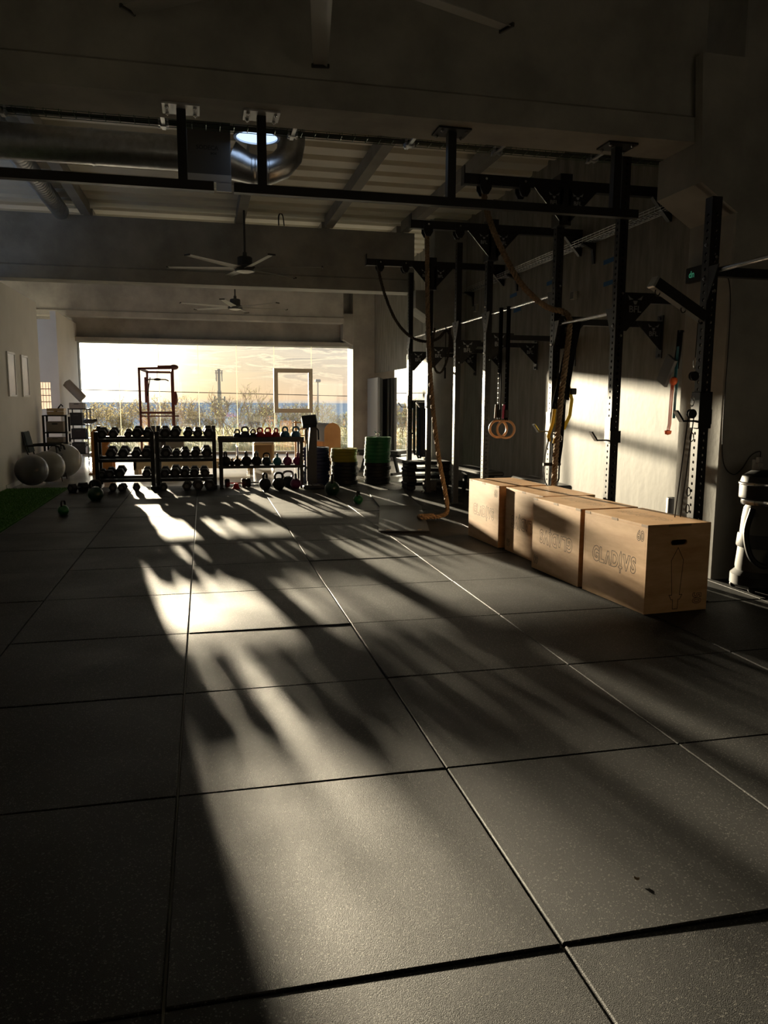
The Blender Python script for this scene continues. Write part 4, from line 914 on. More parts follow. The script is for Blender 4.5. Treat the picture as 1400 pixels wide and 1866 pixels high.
# ================================================================== PLYOMETRIC BOXES
GLAD = None
def glad_mb():
    mb = MB(); S = .105; x = 0; glyphs = []
    def put(ch, x0, sx=.78):
        me = text_mesh(ch, S * 1.38, bold=.006); xs = [v.co.x * sx for v in me.vertices]; w = max(xs) - min(xs)
        o = outline_mb(me, .0044, sx=sx); o.move((x0 - min(xs), 0, 0)); mb.add(o.v, o.f); bpy.data.meshes.remove(me); return w
    for ch in 'GL': x += put(ch, x) + .012
    a = [(0, -.048), (.026, .048), (.044, .048), (.070, -.048), (.052, -.048), (.035, .018), (.018, -.048)]
    for p, q in zip(a, a[1:] + a[:1]): stroke(mb, (p[0] + x, p[1]), (q[0] + x, q[1]), .0044)
    x += .078; x += put('D', x) + .012
    sw = [(0, .075), (.012, .045), (.008, -.030), (.020, -.034), (.020, -.044), (.006, -.046), (.006, -.078), (-.006, -.078), (-.006, -.046), (-.020, -.044), (-.020, -.034), (-.008, -.030), (-.012, .045)]
    for p, q in zip(sw, sw[1:] + sw[:1]): stroke(mb, (p[0] + x + .016, p[1]), (q[0] + x + .016, q[1]), .0044)
    x += .042
    for ch in 'VS': x += put(ch, x) + .010
    mb.move((-x / 2, 0, 0)); return mb
def num_mb(s_, size):
    me = text_mesh(s_, size, bold=.002); o = outline_mb(me, .0038, sx=.8); bpy.data.meshes.remove(me); return o
gm = glad_mb().mesh('lettering', 'line', True); gm2 = glad_mb().mesh('lettering', 'plyedge', True); n60 = num_mb('60', .095).mesh('lettering', 'line', True); n50 = num_mb('50', .095).mesh('lettering', 'line', True)
swm = MB(); sw = [(0, .205), (.048, .118), (.030, -.118), (.052, -.118), (.034, -.150), (.022, -.150), (.020, -.215), (-.020, -.215), (-.022, -.150), (-.034, -.150), (-.052, -.118), (-.030, -.118), (-.048, .118)]
for p, q in zip(sw, sw[1:] + sw[:1]): stroke(swm, p, q, .0044)
swm = swm.mesh('sword_engraving', 'line', True)
def panel_with_slot(w, h, th, cx, cz, sw_, sh):       # panel in XZ, slot hole with round ends
    mb = MB(); ins = []; outs = []
    for k in range(16):
        a = 2 * math.pi * (k + .5) / 16; c, s_ = math.cos(a), math.sin(a)
        ins.append((cx + (sw_ / 2 - sh / 2) * (1 if c > 0 else -1) + sh / 2 * c, cz + sh / 2 * s_))
        q = max(abs(c) / (w / 2), abs(s_) / (h / 2)); outs.append((c / q, h / 2 + s_ / q))
    # corners
    for k, (ox, oz) in enumerate(list(outs)):
        pass
    cor = {1: (w / 2, h), 6: (-w / 2, h), 9: (-w / 2, 0), 14: (w / 2, 0)}
    for k, p in cor.items(): outs[k] = p
    v = []
    for y_ in (0, th): v += [(a, y_, b) for a, b in outs] + [(a, y_, b) for a, b in ins]
    f = []
    for k in range(16):
        k2 = (k + 1) % 16
        f += [(k, k2, 16 + k2, 16 + k), (32 + k2, 32 + k, 48 + k, 48 + k2), (16 + k, 16 + k2, 48 + k2, 48 + k), (k2, k, 32 + k, 32 + k2)]
    return mb.add(v, f)
def plyo(loc, rz, label, flip, sword):
    W_, L_, H = .50, .75, .60; th = .018
    t = thing('plyo_box', label, 'plyometric box', (loc[0], loc[1], 0), R(rz), 'plywood plyometric boxes')    # origin: near left corner
    part('side_panel', MB().box((0, th, 0), (th, L_ - th, H - th), c=.0012), 'ply', t)
    part('side_panel', MB().box((W_ - th, th, 0), (W_, L_ - th, H - th), c=.0012), 'ply', t)
    for y_ in (0, L_ - th):
        part('end_panel', panel_with_slot(W_, H - th, th, 0, .475, .13, .038).move((W_ / 2, y_, 0)), 'ply', t)
    part('top_panel', MB().box((0, 0, H - th), (W_, L_, H), c=.0012), 'ply', t)
    part('base_panel', MB().box((th, th, .0), (W_ - th, L_ - th, th)), 'ply', t)
    for y_ in (0.0, L_ - .07, .34): part('finger_joint', MB().box((-.0006, y_, H - th), (.012, y_ + .07, H - .0008)), 'plyedge', t)
    part('finger_joint', MB().box((.16, -.0006, H - th), (.34, .01, H - .0008)), 'plyedge', t)
    # long side faces -X: local text x runs along -y
    def on_side(me, y_, z, a): link(me.name, me, t, (-.00015, y_, z), Matrix(((0, 0, -1), (-1, 0, 0), (0, 1, 0))).to_4x4().to_euler() if a == 0 else (Matrix(((0, 0, -1), (-1, 0, 0), (0, 1, 0))) @ Matrix.Rotation(R(a), 3, 'Z')).to_euler())
    on_side(gm, L_ / 2 - .01, .30, 180 if flip else 0)
    on_side(n60, (L_ - .075) if flip else .075, .085 if flip else .515, 180 if flip else 0)
    if sword:
        link('sword_engraving', swm, t, (W_ / 2 - .005, -.00015, .235), (R(90), 0, 0)); link('lettering', n50, t, (W_ - .085, -.00015, .085), (R(90), R(90), 0))
    link('lettering', gm2, t, (W_ * .52, L_ * .52, H + .00015), (0, 0, R(90)))
plyo((2.938, 2.795), 4.6, 'nearest plywood plyometric box, with an engraved sword on its end', False, True)
plyo((2.870, 3.60), 3.8, 'second plywood plyometric box from the camera, lettering upside down, half in shadow', True, False)
plyo((2.93, 4.40), 2.5, 'third plywood plyometric box from the camera, lettering upside down and part hidden', True, False)
plyo((2.860, 5.235), 3.0, 'farthest plywood plyometric box in the row, lettering upright', False, False)

# ================================================================== FOAM MATS ON THE FLOOR
def foam_mat(x, y_, rz, L, w, label, buckle):
    mb = MB(); n = 12; v = []
    for i in range(n + 1):
        u = i / n; zz = .002 + buckle * (math.sin(u * math.pi * 2) * .5 + .5) * (.2 + .8 * (u > .0)) * math.sin(u * math.pi) 
        lift = .03 * max(0, u - .9) * 10 * (buckle > 0)
        for (xx, dz) in ((-w / 2, 0), (w / 2, 0), (w / 2, .014), (-w / 2, .014)): v.append((xx, u * L, zz + lift + dz))
    f = [(0, 1, 2, 3), tuple(4 * n + k for k in (3, 2, 1, 0))]
    for i in range(n): f += [(4 * i + k, 4 * i + (k + 1) % 4, 4 * i + 4 + (k + 1) % 4, 4 * i + 4 + k) for k in range(4)]
    t = thing('foam_mat', label, 'exercise mat', (x, y_, 0), R(rz)); part('pad', mb.add(v, f), 'mat_', t)
    for sx in (-.17, .17): part('eyelet', MB().lathe([(.013, .0165), (.016, .019), (.022, .019), (.024, .0165)], 18, (sx, .05, .001)), 'palewood', t)
foam_mat(2.20, 6.30, -13.0, 1.85, .55, 'slate grey foam mat with two eyelets, nearer one under the rope end', .012)
foam_mat(2.64, 8.17, -6.5, 1.75, .55, 'slate grey foam mat, farther one beside the rig', .004)

# ================================================================== BEHIND THE RACKS
t = thing('cable_machine', 'maroon steel cable pulldown frame standing before the window', 'cable machine', (-.88, 16.8, 0))
def cb(a, b, w=.05, m_='maroon', name='frame_tube'): part(name, MB().bar(a, b, w, w), m_, t, world=True)
for x in (-1.25, -.53):
    cb((x, 16.5, -.018), (x, 16.5, 2.12)); cb((x + (.12 if x < -1 else -.05), 17.25, -.018), (x + (.12 if x < -1 else -.05), 17.25, 2.08)); cb((x, 16.5, 2.10), (x + (.12 if x < -1 else -.05), 17.25, 2.06)); cb((x, 16.3, .02), (x, 17.35, .02))
cb((-1.25, 16.5, 2.10), (-.53, 16.5, 2.12)); cb((-1.15, 17.25, 2.05), (-.58, 17.25, 2.05)); cb((-1.27, 16.45, 1.055), (-.42, 16.45, 1.055), .03); cb((-1.25, 16.5, 1.13), (-.53, 16.5, 1.13)); cb((-1.15, 17.25, .3), (-.58, 17.25, .3))
part('lat_bar', MB().tube([(-1.12, 16.7, 1.84), (-1.05, 16.7, 1.87), (-.70, 16.7, 1.87), (-.63, 16.7, 1.84)], .014, 8), 'blackm', t, world=True)
part('bar_hub', MB().sphere((-.875, 16.7, 1.87), .09, .03, .03, 14, 8), 'blackm', t, world=True)
part('cable', MB().cyl((-.875, 16.7, 1.88), (-.875, 16.7, 2.08), .005, 6), 'cable', t, world=True)
part('weight_horn', MB().cyl((-1.13, 16.75, 1.35), (-1.13, 16.75, 1.92), .035, 12), 'maroon', t, world=True)
part('hanging_strap', MB().tube([(-1.03, 16.72, 1.92), (-1.07, 16.72, 1.7), (-1.10, 16.72, 1.5)], .012, 6), 'strap', t, world=True)
part('weight_pad', MB().sphere((-.49, 16.6, 1.45), .05, .06, .16, 14, 10), 'maroon', t, world=True)
part('top_bundle', MB().sphere((-.50, 16.55, 2.14), .10, .12, .06, 14, 8).bar((-.85, 16.5, 2.15), (-.55, 16.5, 2.16), .05, .04), 'maroon', t, world=True)
part('weight_stack', MB().box((-1.12, 17.1, .05), (-.62, 17.24, .62), c=.01), 'blackm', t, world=True)

t = thing('ladder_barrel', 'orange wooden pilates ladder barrel with a grey padded dome', 'pilates barrel', (2.95, 16.0, -.018))
arch = [(-.19, 0), (.19, 0), (.19, .74)] + [(.19 * math.cos(a), .74 + .19 * math.sin(a)) for a in [math.pi * k / 14 for k in range(1, 14)]] + [(-.19, .74)]
part('side_panel', MB().prism(arch, 'XZ', 0, .03).move((.05, 0, 0)), 'beech', t)
part('side_panel', MB().prism([(a - .40, b) for a, b in arch], 'XZ', .62, .65).move((.05, 0, 0)), 'beech', t)
pad = MB(); v = []
ap = [(.19, .50)] + [(.185 * math.cos(a), .74 + .185 * math.sin(a)) for a in [math.pi * k / 14 for k in range(0, 15)]] + [(-.19, .50)]
for (dx, y_) in ((.05, .03), (-.35, .62)): v += [(a + dx, y_, b) for a, b in ap]
n = len(ap); pad.add(v, [(i, i + 1, n + i + 1, n + i) for i in range(n - 1)]); part('dome_pad', pad, 'greyvinyl', t)
part('crossboard', MB().prism([(.05 - .17, 0.03), (-.35 - .17, .62), (-.35 - .15, .62), (.05 - .15, .03)], 'XY', .28, .60), 'beech', t)
part('base_rail', MB().bar((.05, .3, .05), (-.75, .3, .05), .08, .06), 'beech', t)
for x in (-.80, -.58): part('ladder_post', MB().box((x - .022, -.02, 0), (x + .022, .02, .975), c=.004), 'beech' if x < -.7 else 'palewood', t)
for k in range(6): part('rung', MB().cyl((-.86 if k == 5 else -.80, 0, .20 + k * .148), (-.58, 0, .20 + k * .148), .012, 8), 'beech', t)

t = thing('pilates_barrel', 'brown wooden curved pilates arc with a notched side left of the racks', 'pilates barrel', (-1.85, 14.0, -.018))
pol = [(-.14, .02), (-.14, .80), (-.08, .86), (.02, .885), (.12, .86), (.20, .80), (.24, .68), (.14, .56), (.13, .53), (.24, .42), (.24, .02)]
for y_ in (0, .45): part('side_panel', MB().prism(pol, 'XZ', y_, y_ + .03), 'beech', t)
pd = MB(); n = 5; q = [(.12, .87), (.20, .81), (.25, .68), (.15, .545), (.25, .42)]
pd.add([(a, .03, b) for a, b in q] + [(a, .45, b) for a, b in q], [(i, i + 1, n + i + 1, n + i) for i in range(n - 1)]); part('pad', pd, 'greyvinyl', t)
part('base', MB().box((-.2, -.02, 0), (.27, .5, .03)), 'beech', t)

t = thing('reformer', 'long low pale wooden pilates reformer behind the dumbbell racks', 'reformer', (-.2, 14.0, -.018))
for y_ in (-.33, .33): part('frame_rail', MB().box((-1.0, y_ - .03, .12), (1.25, y_ + .03, .26), c=.006), 'palewood', t)
for x in (-.97, 1.22): part('end_board', MB().box((x - .03, -.36, .10), (x + .03, .36, .27), c=.006), 'palewood', t)
for x in (-.95, 1.20):
    for y_ in (-.32, .32): part('leg', MB().box((x - .04, y_ - .04, 0), (x + .04, y_ + .04, .12)), 'palewood', t)
part('carriage', MB().box((-.72, -.28, .27), (.15, .28, .34), c=.02), 'vinyl', t)
for y_ in (-.13, .13): part('shoulder_rest', MB().box((-.42, y_ - .06, .34), (-.36, y_ + .06, .50), c=.015), 'greyvinyl', t)
part('head_rest', MB().box((-.75, -.12, .34), (-.48, .12, .39), c=.015), 'greyvinyl', t)
part('foot_bar', MB().tube([(.95, -.30, .2), (.95, -.30, .52), (.95, .30, .52), (.95, .30, .2)], .016, 8), 'chrome', t)
t = thing('storage_box', 'pale box standing on the reformer seen between dumbbell tiers', 'box', (-.44, 14.0, .49)); part('body', MB().box((-.17, -.12, 0), (.17, .12, .12), c=.01), 'crate', t); part('lid', MB().box((-.18, -.13, .12), (.18, .13, .145), c=.006), 'white', t)
t = thing('pilates_chair', 'wooden pilates chair with brown seat seen through the kettlebell rack', 'pilates chair', (1.34, 15.0, -.018))
part('seat', MB().box((-.21, -.25, .50), (.21, .25, .56), c=.02), 'card', t); part('back_panel', MB().box((-.20, .22, .08), (.20, .25, .50)), 'card', t)
for s_ in (-1, 1): part('side_panel', MB().box((s_ * .20 - .012, -.24, 0), (s_ * .20 + .012, .25, .50)), 'palewood', t)
part('pedal', MB().box((-.17, -.34, .16), (.17, -.22, .21), c=.01), 'card', t)

# ================================================================== LEFT SIDE
def gym_ball(x, y_, r, m_, label):
    t = thing('exercise_ball', label, 'exercise ball', (x, y_, 0), 0, 'exercise balls by the left wall'); z = r * .97
    mb = MB(); prof = []
    for k in range(41):
        a = -math.pi / 2 + math.pi * k / 40; rr = r * (1 + .004 * (k % 4 == 0)); prof.append((rr * math.cos(a) if 0 < k < 40 else 0, z + rr * .97 * math.sin(a)))
    part('skin', mb.lathe(prof, 36), m_, t); part('valve', MB().lathe([(0, 0), (.012, 0), (.010, .004), (0, .005)], 12, (.0, 0, z + r * .97)), 'white', t)
gym_ball(-2.655, 11.98, .262, 'ball_d', 'dark grey exercise ball nearest the turf')
gym_ball(-2.50, 12.52, .275, 'ball_m', 'stone grey exercise ball, middle of the three')
gym_ball(-2.40, 13.42, .315, 'ball_l', 'large pale grey exercise ball under the chair, farthest of the three')
t = thing('office_chair', 'black armchair with mesh back standing against the left wall', 'chair', (-2.62, 12.98, -.018))
part('seat', MB().box((-.20, -.22, .42), (.26, .22, .47), c=.02), 'vinyl', t)
part('backrest', MB().box((-.275, -.21, .50), (-.245, .21, .87), rot=Matrix.Rotation(R(-12), 3, 'Y'), c=.012), 'mesh', t)
for y_ in (-.23, .23):
    part('leg', MB().tube([(.30, y_, 0), (.24, y_, .43), (.22, y_, .62)], .012, 8), 'black', t); part('leg', MB().tube([(-.26, y_, 0), (-.22, y_, .43), (-.27, y_, .60), (-.31, y_, .87)], .012, 8), 'black', t)
    part('armrest', MB().tube([(-.28, y_, .62), (-.1, y_, .635), (.2, y_, .635), (.27, y_, .60), (.29, y_, .53)], .017, 8), 'blackm', t)
part('stretcher', MB().cyl((.27, -.23, .40), (.27, .23, .40), .011, 8), 'chrome', t)
for (y0, lab) in ((12.02, 'white-framed poster on the left wall, nearer the camera'), (13.02, 'white-framed poster on the left wall, nearer the window')):
    t = thing('framed_poster', lab, 'poster', (-2.935, y0, 1.45), 0, 'framed posters'); w, h = .52, .72
    fr = MB(); fr.box((-.012, 0, 0), (.012, w, .03)).box((-.012, 0, h - .03), (.012, w, h)).box((-.012, 0, .03), (.012, .03, h - .03)).box((-.012, w - .03, .03), (.012, w, h - .03)); part('frame', fr, 'whiteframe', t)
    part('print', MB().box((-.01, .03, .03), (.004, w - .03, h - .03)), 'print_', t)
# metal shelf by the nook
t = thing('metal_shelf', 'dark metal shelf unit holding brown boxes beside the nook', 'shelf', (-2.62, 14.2, -.018))
for x in (-.20, .20):
    for y_ in (-.18, .18): part('post', MB().box((x - .018, y_ - .018, 0), (x + .018, y_ + .018, 1.13)), 'blackm', t)
for z in (.10, .36, .59, .79, 1.11): part('shelf_board', MB().box((-.20, -.18, z), (.20, .18, z + .022)), 'blackm', t); part('side_rail', MB().box((.196, -.18, z - .01), (.222, .18, z + .03)), 'greyvinyl', t)
def crate_(x, y_, z, w, d_, h, m_, name, label, lid=False, open_=False):
    t = thing(name, label, 'box', (x, y_, z))
    if open_:
        th = .012; part('base', MB().box((-w / 2, -d_ / 2, 0), (w / 2, d_ / 2, th)), m_, t)
        for zz in (.015, .075):
            for s_ in (-1, 1): part('slat', MB().box((-w / 2, s_ * d_ / 2 - th / 2, zz), (w / 2, s_ * d_ / 2 + th / 2, zz + .05)), m_, t); part('slat', MB().box((s_ * w / 2 - th / 2, -d_ / 2, zz), (s_ * w / 2 + th / 2, d_ / 2, zz + .05)), m_, t)
    else:
        part('body', MB().box((-w / 2, -d_ / 2, 0), (w / 2, d_ / 2, h), c=.008), m_, t); part('grip_slot', MB().box((-.05, -d_ / 2 - .002, h * .72), (.05, -d_ / 2 + .004, h * .84)), 'ink', t)
        if lid: part('lid', MB().box((-w / 2 - .006, -d_ / 2 - .006, h), (w / 2 + .006, d_ / 2 + .006, h + .02), c=.004), 'white', t)
crate_(-2.63, 14.2, .794, .30, .26, .20, 'crate', 'storage_box', 'brown box with a grip slot on the middle of the metal shelf')
crate_(-2.64, 14.2, .594, .30, .26, .10, 'crate', 'storage_box', 'low brown box on the metal shelf under the larger box')
crate_(-2.60, 14.2, .364, .28, .26, .16, 'card', 'storage_box', 'kraft box low on the metal shelf behind the balls')
crate_(-2.61, 14.2, 1.114, .29, .24, .13, 'palewood', 'slatted_crate', 'slatted wooden crate on top of the metal shelf', open_=True)
t = thing('hand_tool', 'dark clamp-like tool sticking out of the slatted crate', 'tool', (-2.56, 14.2, 1.126)); part('handle', MB().tube([(-.08, 0, .0), (0, 0, .14), (.04, 0, .19), (.07, 0, .15)], .014, 8), 'blackm', t); part('grip', MB().cyl((-.12, .03, .02), (-.02, .03, .11), .016, 8), 'yellow', t)
# trolley shelf with pads
t = thing('trolley_shelf', 'dark rolling shelf trolley loaded with gear left of the window', 'shelf', (-2.60, 16.95, -.018))
for x in (-.19, .19):
    for y_ in (-.27, .27): part('post', MB().cyl((x, y_, .05), (x, y_, 1.24), .014, 8), 'greyband', t); part('caster', MB().lathe([(0, -.012), (.03, -.012), (.03, .012), (0, .012)], 14, (x, y_, .03), 'X'), 'blackm', t)
for z in (.22, .55, .86, 1.21): part('shelf_board', MB().box((-.20, -.28, z), (.20, .28, z + .02)), 'blackm', t)
part('push_handle', MB().tube([(.19, -.27, 1.22), (.27, -.27, 1.20), (.28, -.2, 1.14), (.28, .2, 1.14), (.27, .27, 1.20), (.19, .27, 1.22)], .011, 8), 'galv', t)
for k, (x, y_, z, w, h, m_, lab) in enumerate(((-2.65, 16.9, .862, .26, .26, 'blackm', 'dark bundle on the upper trolley shelf'), (-2.61, 16.9, .552, .30, .22, 'blackm', 'black case on the middle trolley shelf'), (-2.62, 16.9, .222, .28, .24, 'blackm', 'dark case on the lower trolley shelf'), (-2.62, 16.85, 1.212, .30, .13, 'taupe', 'taupe box on top of the trolley under the rolled pad'))):
    crate_(x, y_, z, w, .34, h, m_, 'gear_case', lab)
t = thing('foam_roll', 'taupe rolled foam pad leaning on top of the trolley', 'foam roll', (-2.64, 16.9, 1.345)); part('roll', MB().cyl((-.20, .05, .44), (.13, 0, .085), .10, 24), 'taupe', t); part('strap', MB().cyl((-.212, .052, .453), (-.20, .05, .44), .05, 16), 'blackm', t)
for k, (x, y_, z, m_) in enumerate(((-2.44, 16.80, .570, 'kb_blue'), (-2.445, 16.86, .240, 'teal'), (-2.445, 16.74, .240, 'white'))):
    t = thing('bottle', ['blue drinking bottle on the middle trolley shelf', 'teal bottle on the lower trolley shelf', 'white bottle on the lower trolley shelf'][k], 'bottle', (x, y_, z - .018)); part('body', MB().lathe([(0, 0), (.03, 0), (.032, .01), (.032, .12), (.012, .15), (.012, .17), (0, .17)], 14), m_, t); part('cap', MB().cyl((0, 0, .165), (0, 0, .19), .014, 10), 'blackm', t)

t = thing('boxing_gloves', 'dark glove-like bundle sticking out of the trolley on the right', 'glove', (-2.38, 16.75, .87))
part('glove', MB().sphere((0, 0, .06), .13, .10, .055, 16, 10), 'dark', t)
part('cuff', MB().cyl((.08, 0, .07), (.17, .02, .09), .035, 12), 'blackm', t)

# ================================================================== RIGHT SIDE, BY THE RIG
for k in range(4):
    t = thing('aerobic_step', ['black aerobic step, lowest of the stack by the far rig posts', 'black aerobic step, second from the floor by the far rig posts', 'black aerobic step, third from the floor by the far rig posts', 'black aerobic step, topmost of the stack by the far rig posts'][k], 'step', (3.62 + .012 * (k % 2), 10.42, k * .112), R(2 * (k % 2)))
    part('platform', MB().box((-.36, -.19, .06), (.36, .19, .112), c=.015), 'blackm', t); part('tread', MB().box((-.33, -.16, .108), (.33, .16, .1125)), 'greyband', t)
    for sx in (-.28, .28): part('riser', MB().box((sx - .07, -.18, 0), (sx + .07, .18, .06), c=.01), 'blackm', t)
t = thing('small_speaker', 'small grey box with two bright knobs on the floor between far rig posts', 'speaker', (3.60, 10.10, 0)); part('case', MB().box((-.10, -.06, 0), (.10, .06, .16), c=.012), 'greyband', t)
for z in (.05, .11): part('knob', MB().cyl((-.03, -.06, z), (-.03, -.072, z), .014, 12), 'chrome', t)
for k, (x, y_, m_, zb, lab) in enumerate(((3.56, 10.80, 'dark', .52, 'black loop band hanging at the far rig posts, leftmost'), (3.60, 10.72, 'kb_dgreen', .47, 'dark green loop band hanging at the far rig posts'), (3.64, 10.62, 'dark', .50, 'black loop band hanging at the far rig posts, rightmost'), (3.62, 10.68, 'p_blue', .50, 'dark navy loop band hanging among the bands at the far rig posts'), (3.53, 10.95, 'strap', .86, 'short black strap hanging at the farthest rig post'))):
    mb = MB(); mb.bar((x - .035, y_, 1.38), (x - .03, y_, zb + .04), .045, .008).bar((x + .035, y_, 1.38), (x + .03, y_, zb + .04), .045, .008)
    mb.tube([(x - .03, y_, zb + .05), (x - .02, y_, zb + .01), (x + .02, y_, zb + .01), (x + .03, y_, zb + .05)], .018, 8); mb.tube([(x - .035, y_, 1.37), (x - .02, y_, 1.41), (x + .02, y_, 1.41), (x + .035, y_, 1.37)], .018, 8)
    solo('loop_band', mb, m_, lab, 'exercise band', group='bands at the far posts')
part('band_peg', MB().cyl((PX + .03, 10.9, 1.392), (PX + .14, 10.5, 1.392), .012, 8), 'chrome', rig, world=True)
t = thing('barbell', 'barbell standing upright against the far concrete column', 'barbell', (3.96, 11.42, 0)); part('shaft', MB().cyl((0, 0, .44), (.02, .02, 1.76), .014, 12), 'chrome', t)
for (a, b) in ((0, .44), (1.76, 2.15)): part('sleeve', MB().cyl((0, 0, a), (0, 0, b), .025, 16) if a == 0 else MB().cyl((.02, .02, a), (.026, .026, b), .025, 16), 'galv', t)
def bench(x, y_, rz, label, L=1.25):
    t = thing('weight_bench', label, 'bench', (x, y_, 0), R(rz))
    part('pad', MB().box((-.15, -L / 2, .40), (.15, L / 2, .46), c=.018), 'vinyl', t); part('spine', MB().box((-.03, -L / 2 + .06, .34), (.03, L / 2 - .06, .40)), 'black', t)
    for s_ in (-1, 1): part('leg', MB().bar((0, s_ * (L / 2 - .2), .36), (0, s_ * (L / 2 - .1), .03), .05, .05), 'black', t); part('foot', MB().box((-.22, s_ * (L / 2 - .1) - .03, 0), (.22, s_ * (L / 2 - .1) + .03, .05), c=.006), 'black', t)
    part('wheel', MB().lathe([(0, -.02), (.05, -.02), (.05, .02), (0, .02)], 18, (-.20, L / 2 + .02, .05), 'X'), 'blackm', t); part('handle', MB().cyl((-.09, -L / 2 - .02, .37), (.09, -L / 2 - .02, .37), .014, 8), 'chrome', t)
bench(3.90, 8.75, 2, 'black flat weight bench behind the rig, farther one'); bench(4.08, 7.0, -3, 'black flat weight bench along the wall behind the plywood boxes')
bench(3.46, 13.1, 40, 'black weight bench in the background right of the green plates', 1.1)
t = thing('medicine_ball', 'black medicine ball on the floor between the yellow and green stacks', 'medicine ball', (2.76, 12.4, -.018)); part('skin', MB().sphere((0, 0, .14), .14), 'dark', t); part('seam', MB().tube([(.141 * math.cos(a), .0, .14 + .141 * math.sin(a)) for a in [q * math.pi / 12 for q in range(24)]], .004, 6, True), 'greyband', t)
t = thing('folded_mat', 'tall slate blue folded gym mats standing on end by the mirror', 'gym mat', (4.50, 17.5, -.018))
for k, (x, m_) in enumerate(((-.10, 'greyvinyl'), (-.035, 'mat_'), (.03, 'mat_'))): part('mat_panel', MB().box((x - .031, -.1 + .12 * k, 0), (x + .031, 1.15, 2.02 - .01 * k), c=.01), m_, t)
t = thing('foam_roller', 'dark foam roller standing upright behind the nearest plywood box', 'foam roller', (4.33, 4.60, 0)); part('core', MB().lathe([(.03, .53), (.068, .53), (.072, .52), (.072, .01), (.068, 0), (.03, 0), (.03, .53)], 24), 'dark', t)
t = thing('white_board', 'low white panel with plus and minus signs behind the nearest box', 'panel', (4.40, 4.33, 0)); part('board', MB().box((-.19, -.01, .0), (.19, .01, .43), c=.006), 'white', t)
part('sign', MB().box((-.10, -.0115, .365), (-.04, -.0098, .378)).box((-.0765, -.0115, .34), (-.0635, -.0098, .402)), 'ink', t); part('sign', MB().box((.065, -.0115, .34), (.078, -.0098, .402)), 'ink', t)
# tape marks on the wall
for k, (y_, z) in enumerate(((9.35, 2.96), (9.19, 2.73), (8.07, 2.96), (6.55, 2.98), (6.53, 2.735))):
    solo('tape_strip', MB().box((4.6275, y_ - .13, z - .025), (4.6297, y_ + .13, z + .025), rot=Matrix.Rotation(R(-1.5), 3, 'X')), 'tape', 'blue tape strip on the right wall, ' + ['upper of the far pair', 'lower of the far pair', 'single one behind the middle post', 'upper one beside the near post', 'lower one beside the near post'][k], 'tape', group='blue tape strips')
for k, (y_, z, s_) in enumerate(((7.35, 2.70, .10), (10.9, 2.95, .12))):
    t = thing('junction_box', ['small grey junction box high on the wall behind the middle post', 'small grey junction box on the wall near the far column'][k], 'junction box', (4.60, y_, z)); part('case', MB().box((-.02, -s_ / 2, -s_ / 2), (.03, s_ / 2, s_ / 2), c=.006), 'concrete', t); part('cover', MB().box((-.024, -s_ * .4, -s_ * .4), (-.02, s_ * .4, s_ * .4)), 'greyband', t)

# timer clock, socket and cord on the near column
t = TIMER = thing('timer_clock', 'black interval timer with dim green digits on the near column', 'clock', (4.03, 4.0, 2.42)); part('case', MB().box((-.03, -.14, -.06), (.014, .14, .06), c=.006), 'blackm', t)
me = text_mesh('dn', .075, bold=.001); me.materials.append(M['led']); link('digits', me, t, (-.0312, .055, 0), Matrix(((0, 0, -1), (-1, 0, 0), (0, 1, 0))).to_euler())
t = thing('wall_socket', 'white socket with stacked charger plug on the near column', 'socket', (4.375, 3.615, .92)); part('plate', MB().box((-.035, -.012, -.045), (.035, .004, .035), c=.004), 'white', t); part('charger', MB().box((-.022, -.055, -.03), (.026, -.012, .01), c=.006).box((-.016, -.05, .012), (.022, -.012, .055), c=.005), 'white', t)
part('power_cord', MB().tube(spline([(4.378, 3.575, .975), (4.375, 3.58, 1.02), (4.31, 3.60, .985), (4.24, 3.605, .88), (4.17, 3.606, .84), (4.09, 3.606, .90), (4.055, 3.606, 1.05), (4.045, 3.606, 1.4), (4.05, 3.608, 1.9), (4.035, 3.612, 2.25), (4.03, 3.70, 2.40), (4.025, 3.86, 2.42)], 8), .004, 6), 'cable', TIMER, world=True)

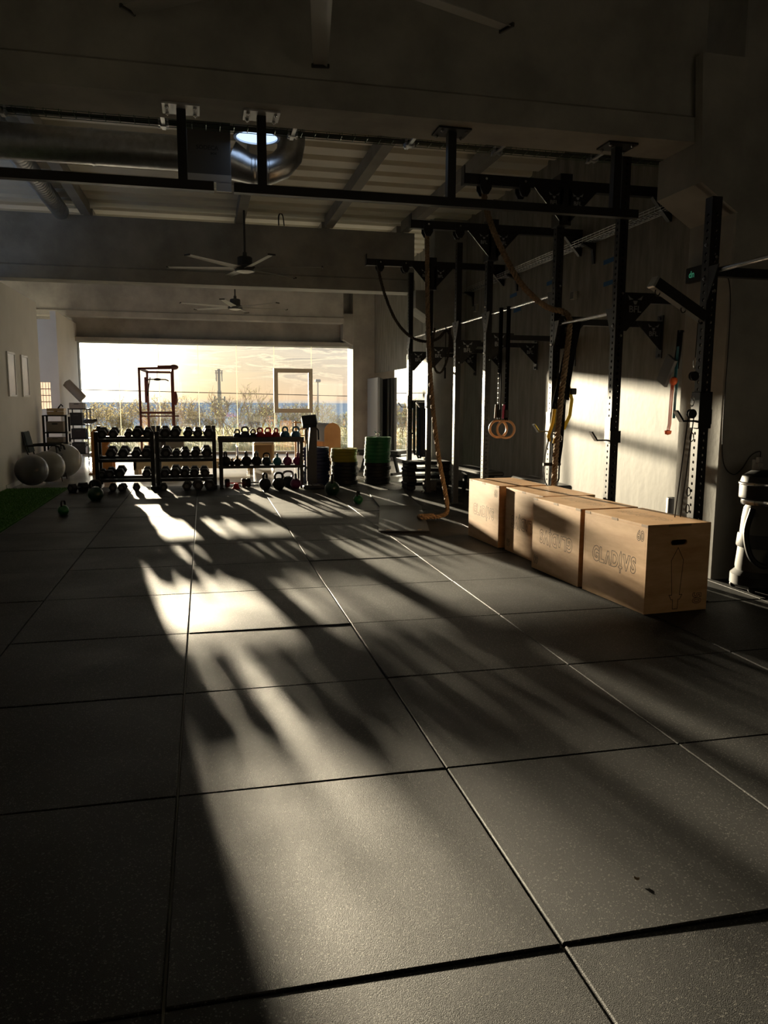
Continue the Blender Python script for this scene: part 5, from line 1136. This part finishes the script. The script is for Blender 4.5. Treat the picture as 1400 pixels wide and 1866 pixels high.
# vacuum cleaner in the right corner
t = thing('vacuum_cleaner', 'black upright canister vacuum cleaner with hose in the dark right corner', 'vacuum cleaner', (4.17, 3.26, 0))
part('base', MB().lathe([(0, .03), (.16, .03), (.19, .05), (.19, .12), (.15, .16), (0, .17)], 32), 'blackm', t)
part('tank', MB().lathe([(0, .15), (.155, .15), (.16, .18), (.15, .30), (.135, .55), (.125, .62), (.10, .66), (0, .66)], 32), 'tank', t, 'pale ribbed tank')
part('band', MB().lathe([(.158, .33), (.162, .34), (.155, .42), (.15, .43)], 32), 'blackm', t)
part('collar', MB().lathe([(.10, .64), (.145, .65), (.15, .67), (.145, .69), (.11, .70)], 32), 'chrome', t)
part('motor_head', MB().lathe([(0, .68), (.14, .68), (.165, .70), (.165, .80), (.15, .86), (.09, .90), (0, .905)], 32), 'blackm', t)
part('rim', MB().lathe([(.166, .795), (.171, .80), (.171, .812), (.164, .818)], 32), 'chrome', t)
part('label_disc', MB().lathe([(0, 0), (.045, 0), (.045, .004), (0, .004)], 24, (.10, 0, .75), 'Y').move((0, -.155, 0)), 'kb_teal', t)
part('hose', MB().tube(spline([(-.12, -.05, .62), (-.20, -.10, .45), (-.19, -.16, .28), (-.10, -.2, .22), (-.02, -.17, .30), (.06, -.19, .20), (.15, -.16, .12)], 8), .022, 10), 'blackm', t)
for a in (40, 140, 220, 320): part('caster', MB().sphere((.16 * math.cos(R(a)), .16 * math.sin(R(a)), .028), .028, nu=12, nv=8), 'blackm', t)
part('wand', MB().cyl((.16, .06, .08), (.19, .12, .98), .018, 10), 'blackm', t)

# crumbs on the rubber
solo('dry_leaf', MB().add([(0, 0, .002), (.012, .006, .008), (.022, .0, .003), (.012, -.006, .002), (.03, .012, .006), (.02, .016, .003), (-.004, .014, .004), (.004, .02, .009)], [(0, 3, 2, 1), (1, 2, 4, 5), (0, 1, 7, 6)]), 'card', 'tiny dry leaf scrap on the rubber floor at right', 'leaf', (1.33, .20, 0)).scale = (.55, .55, .6)
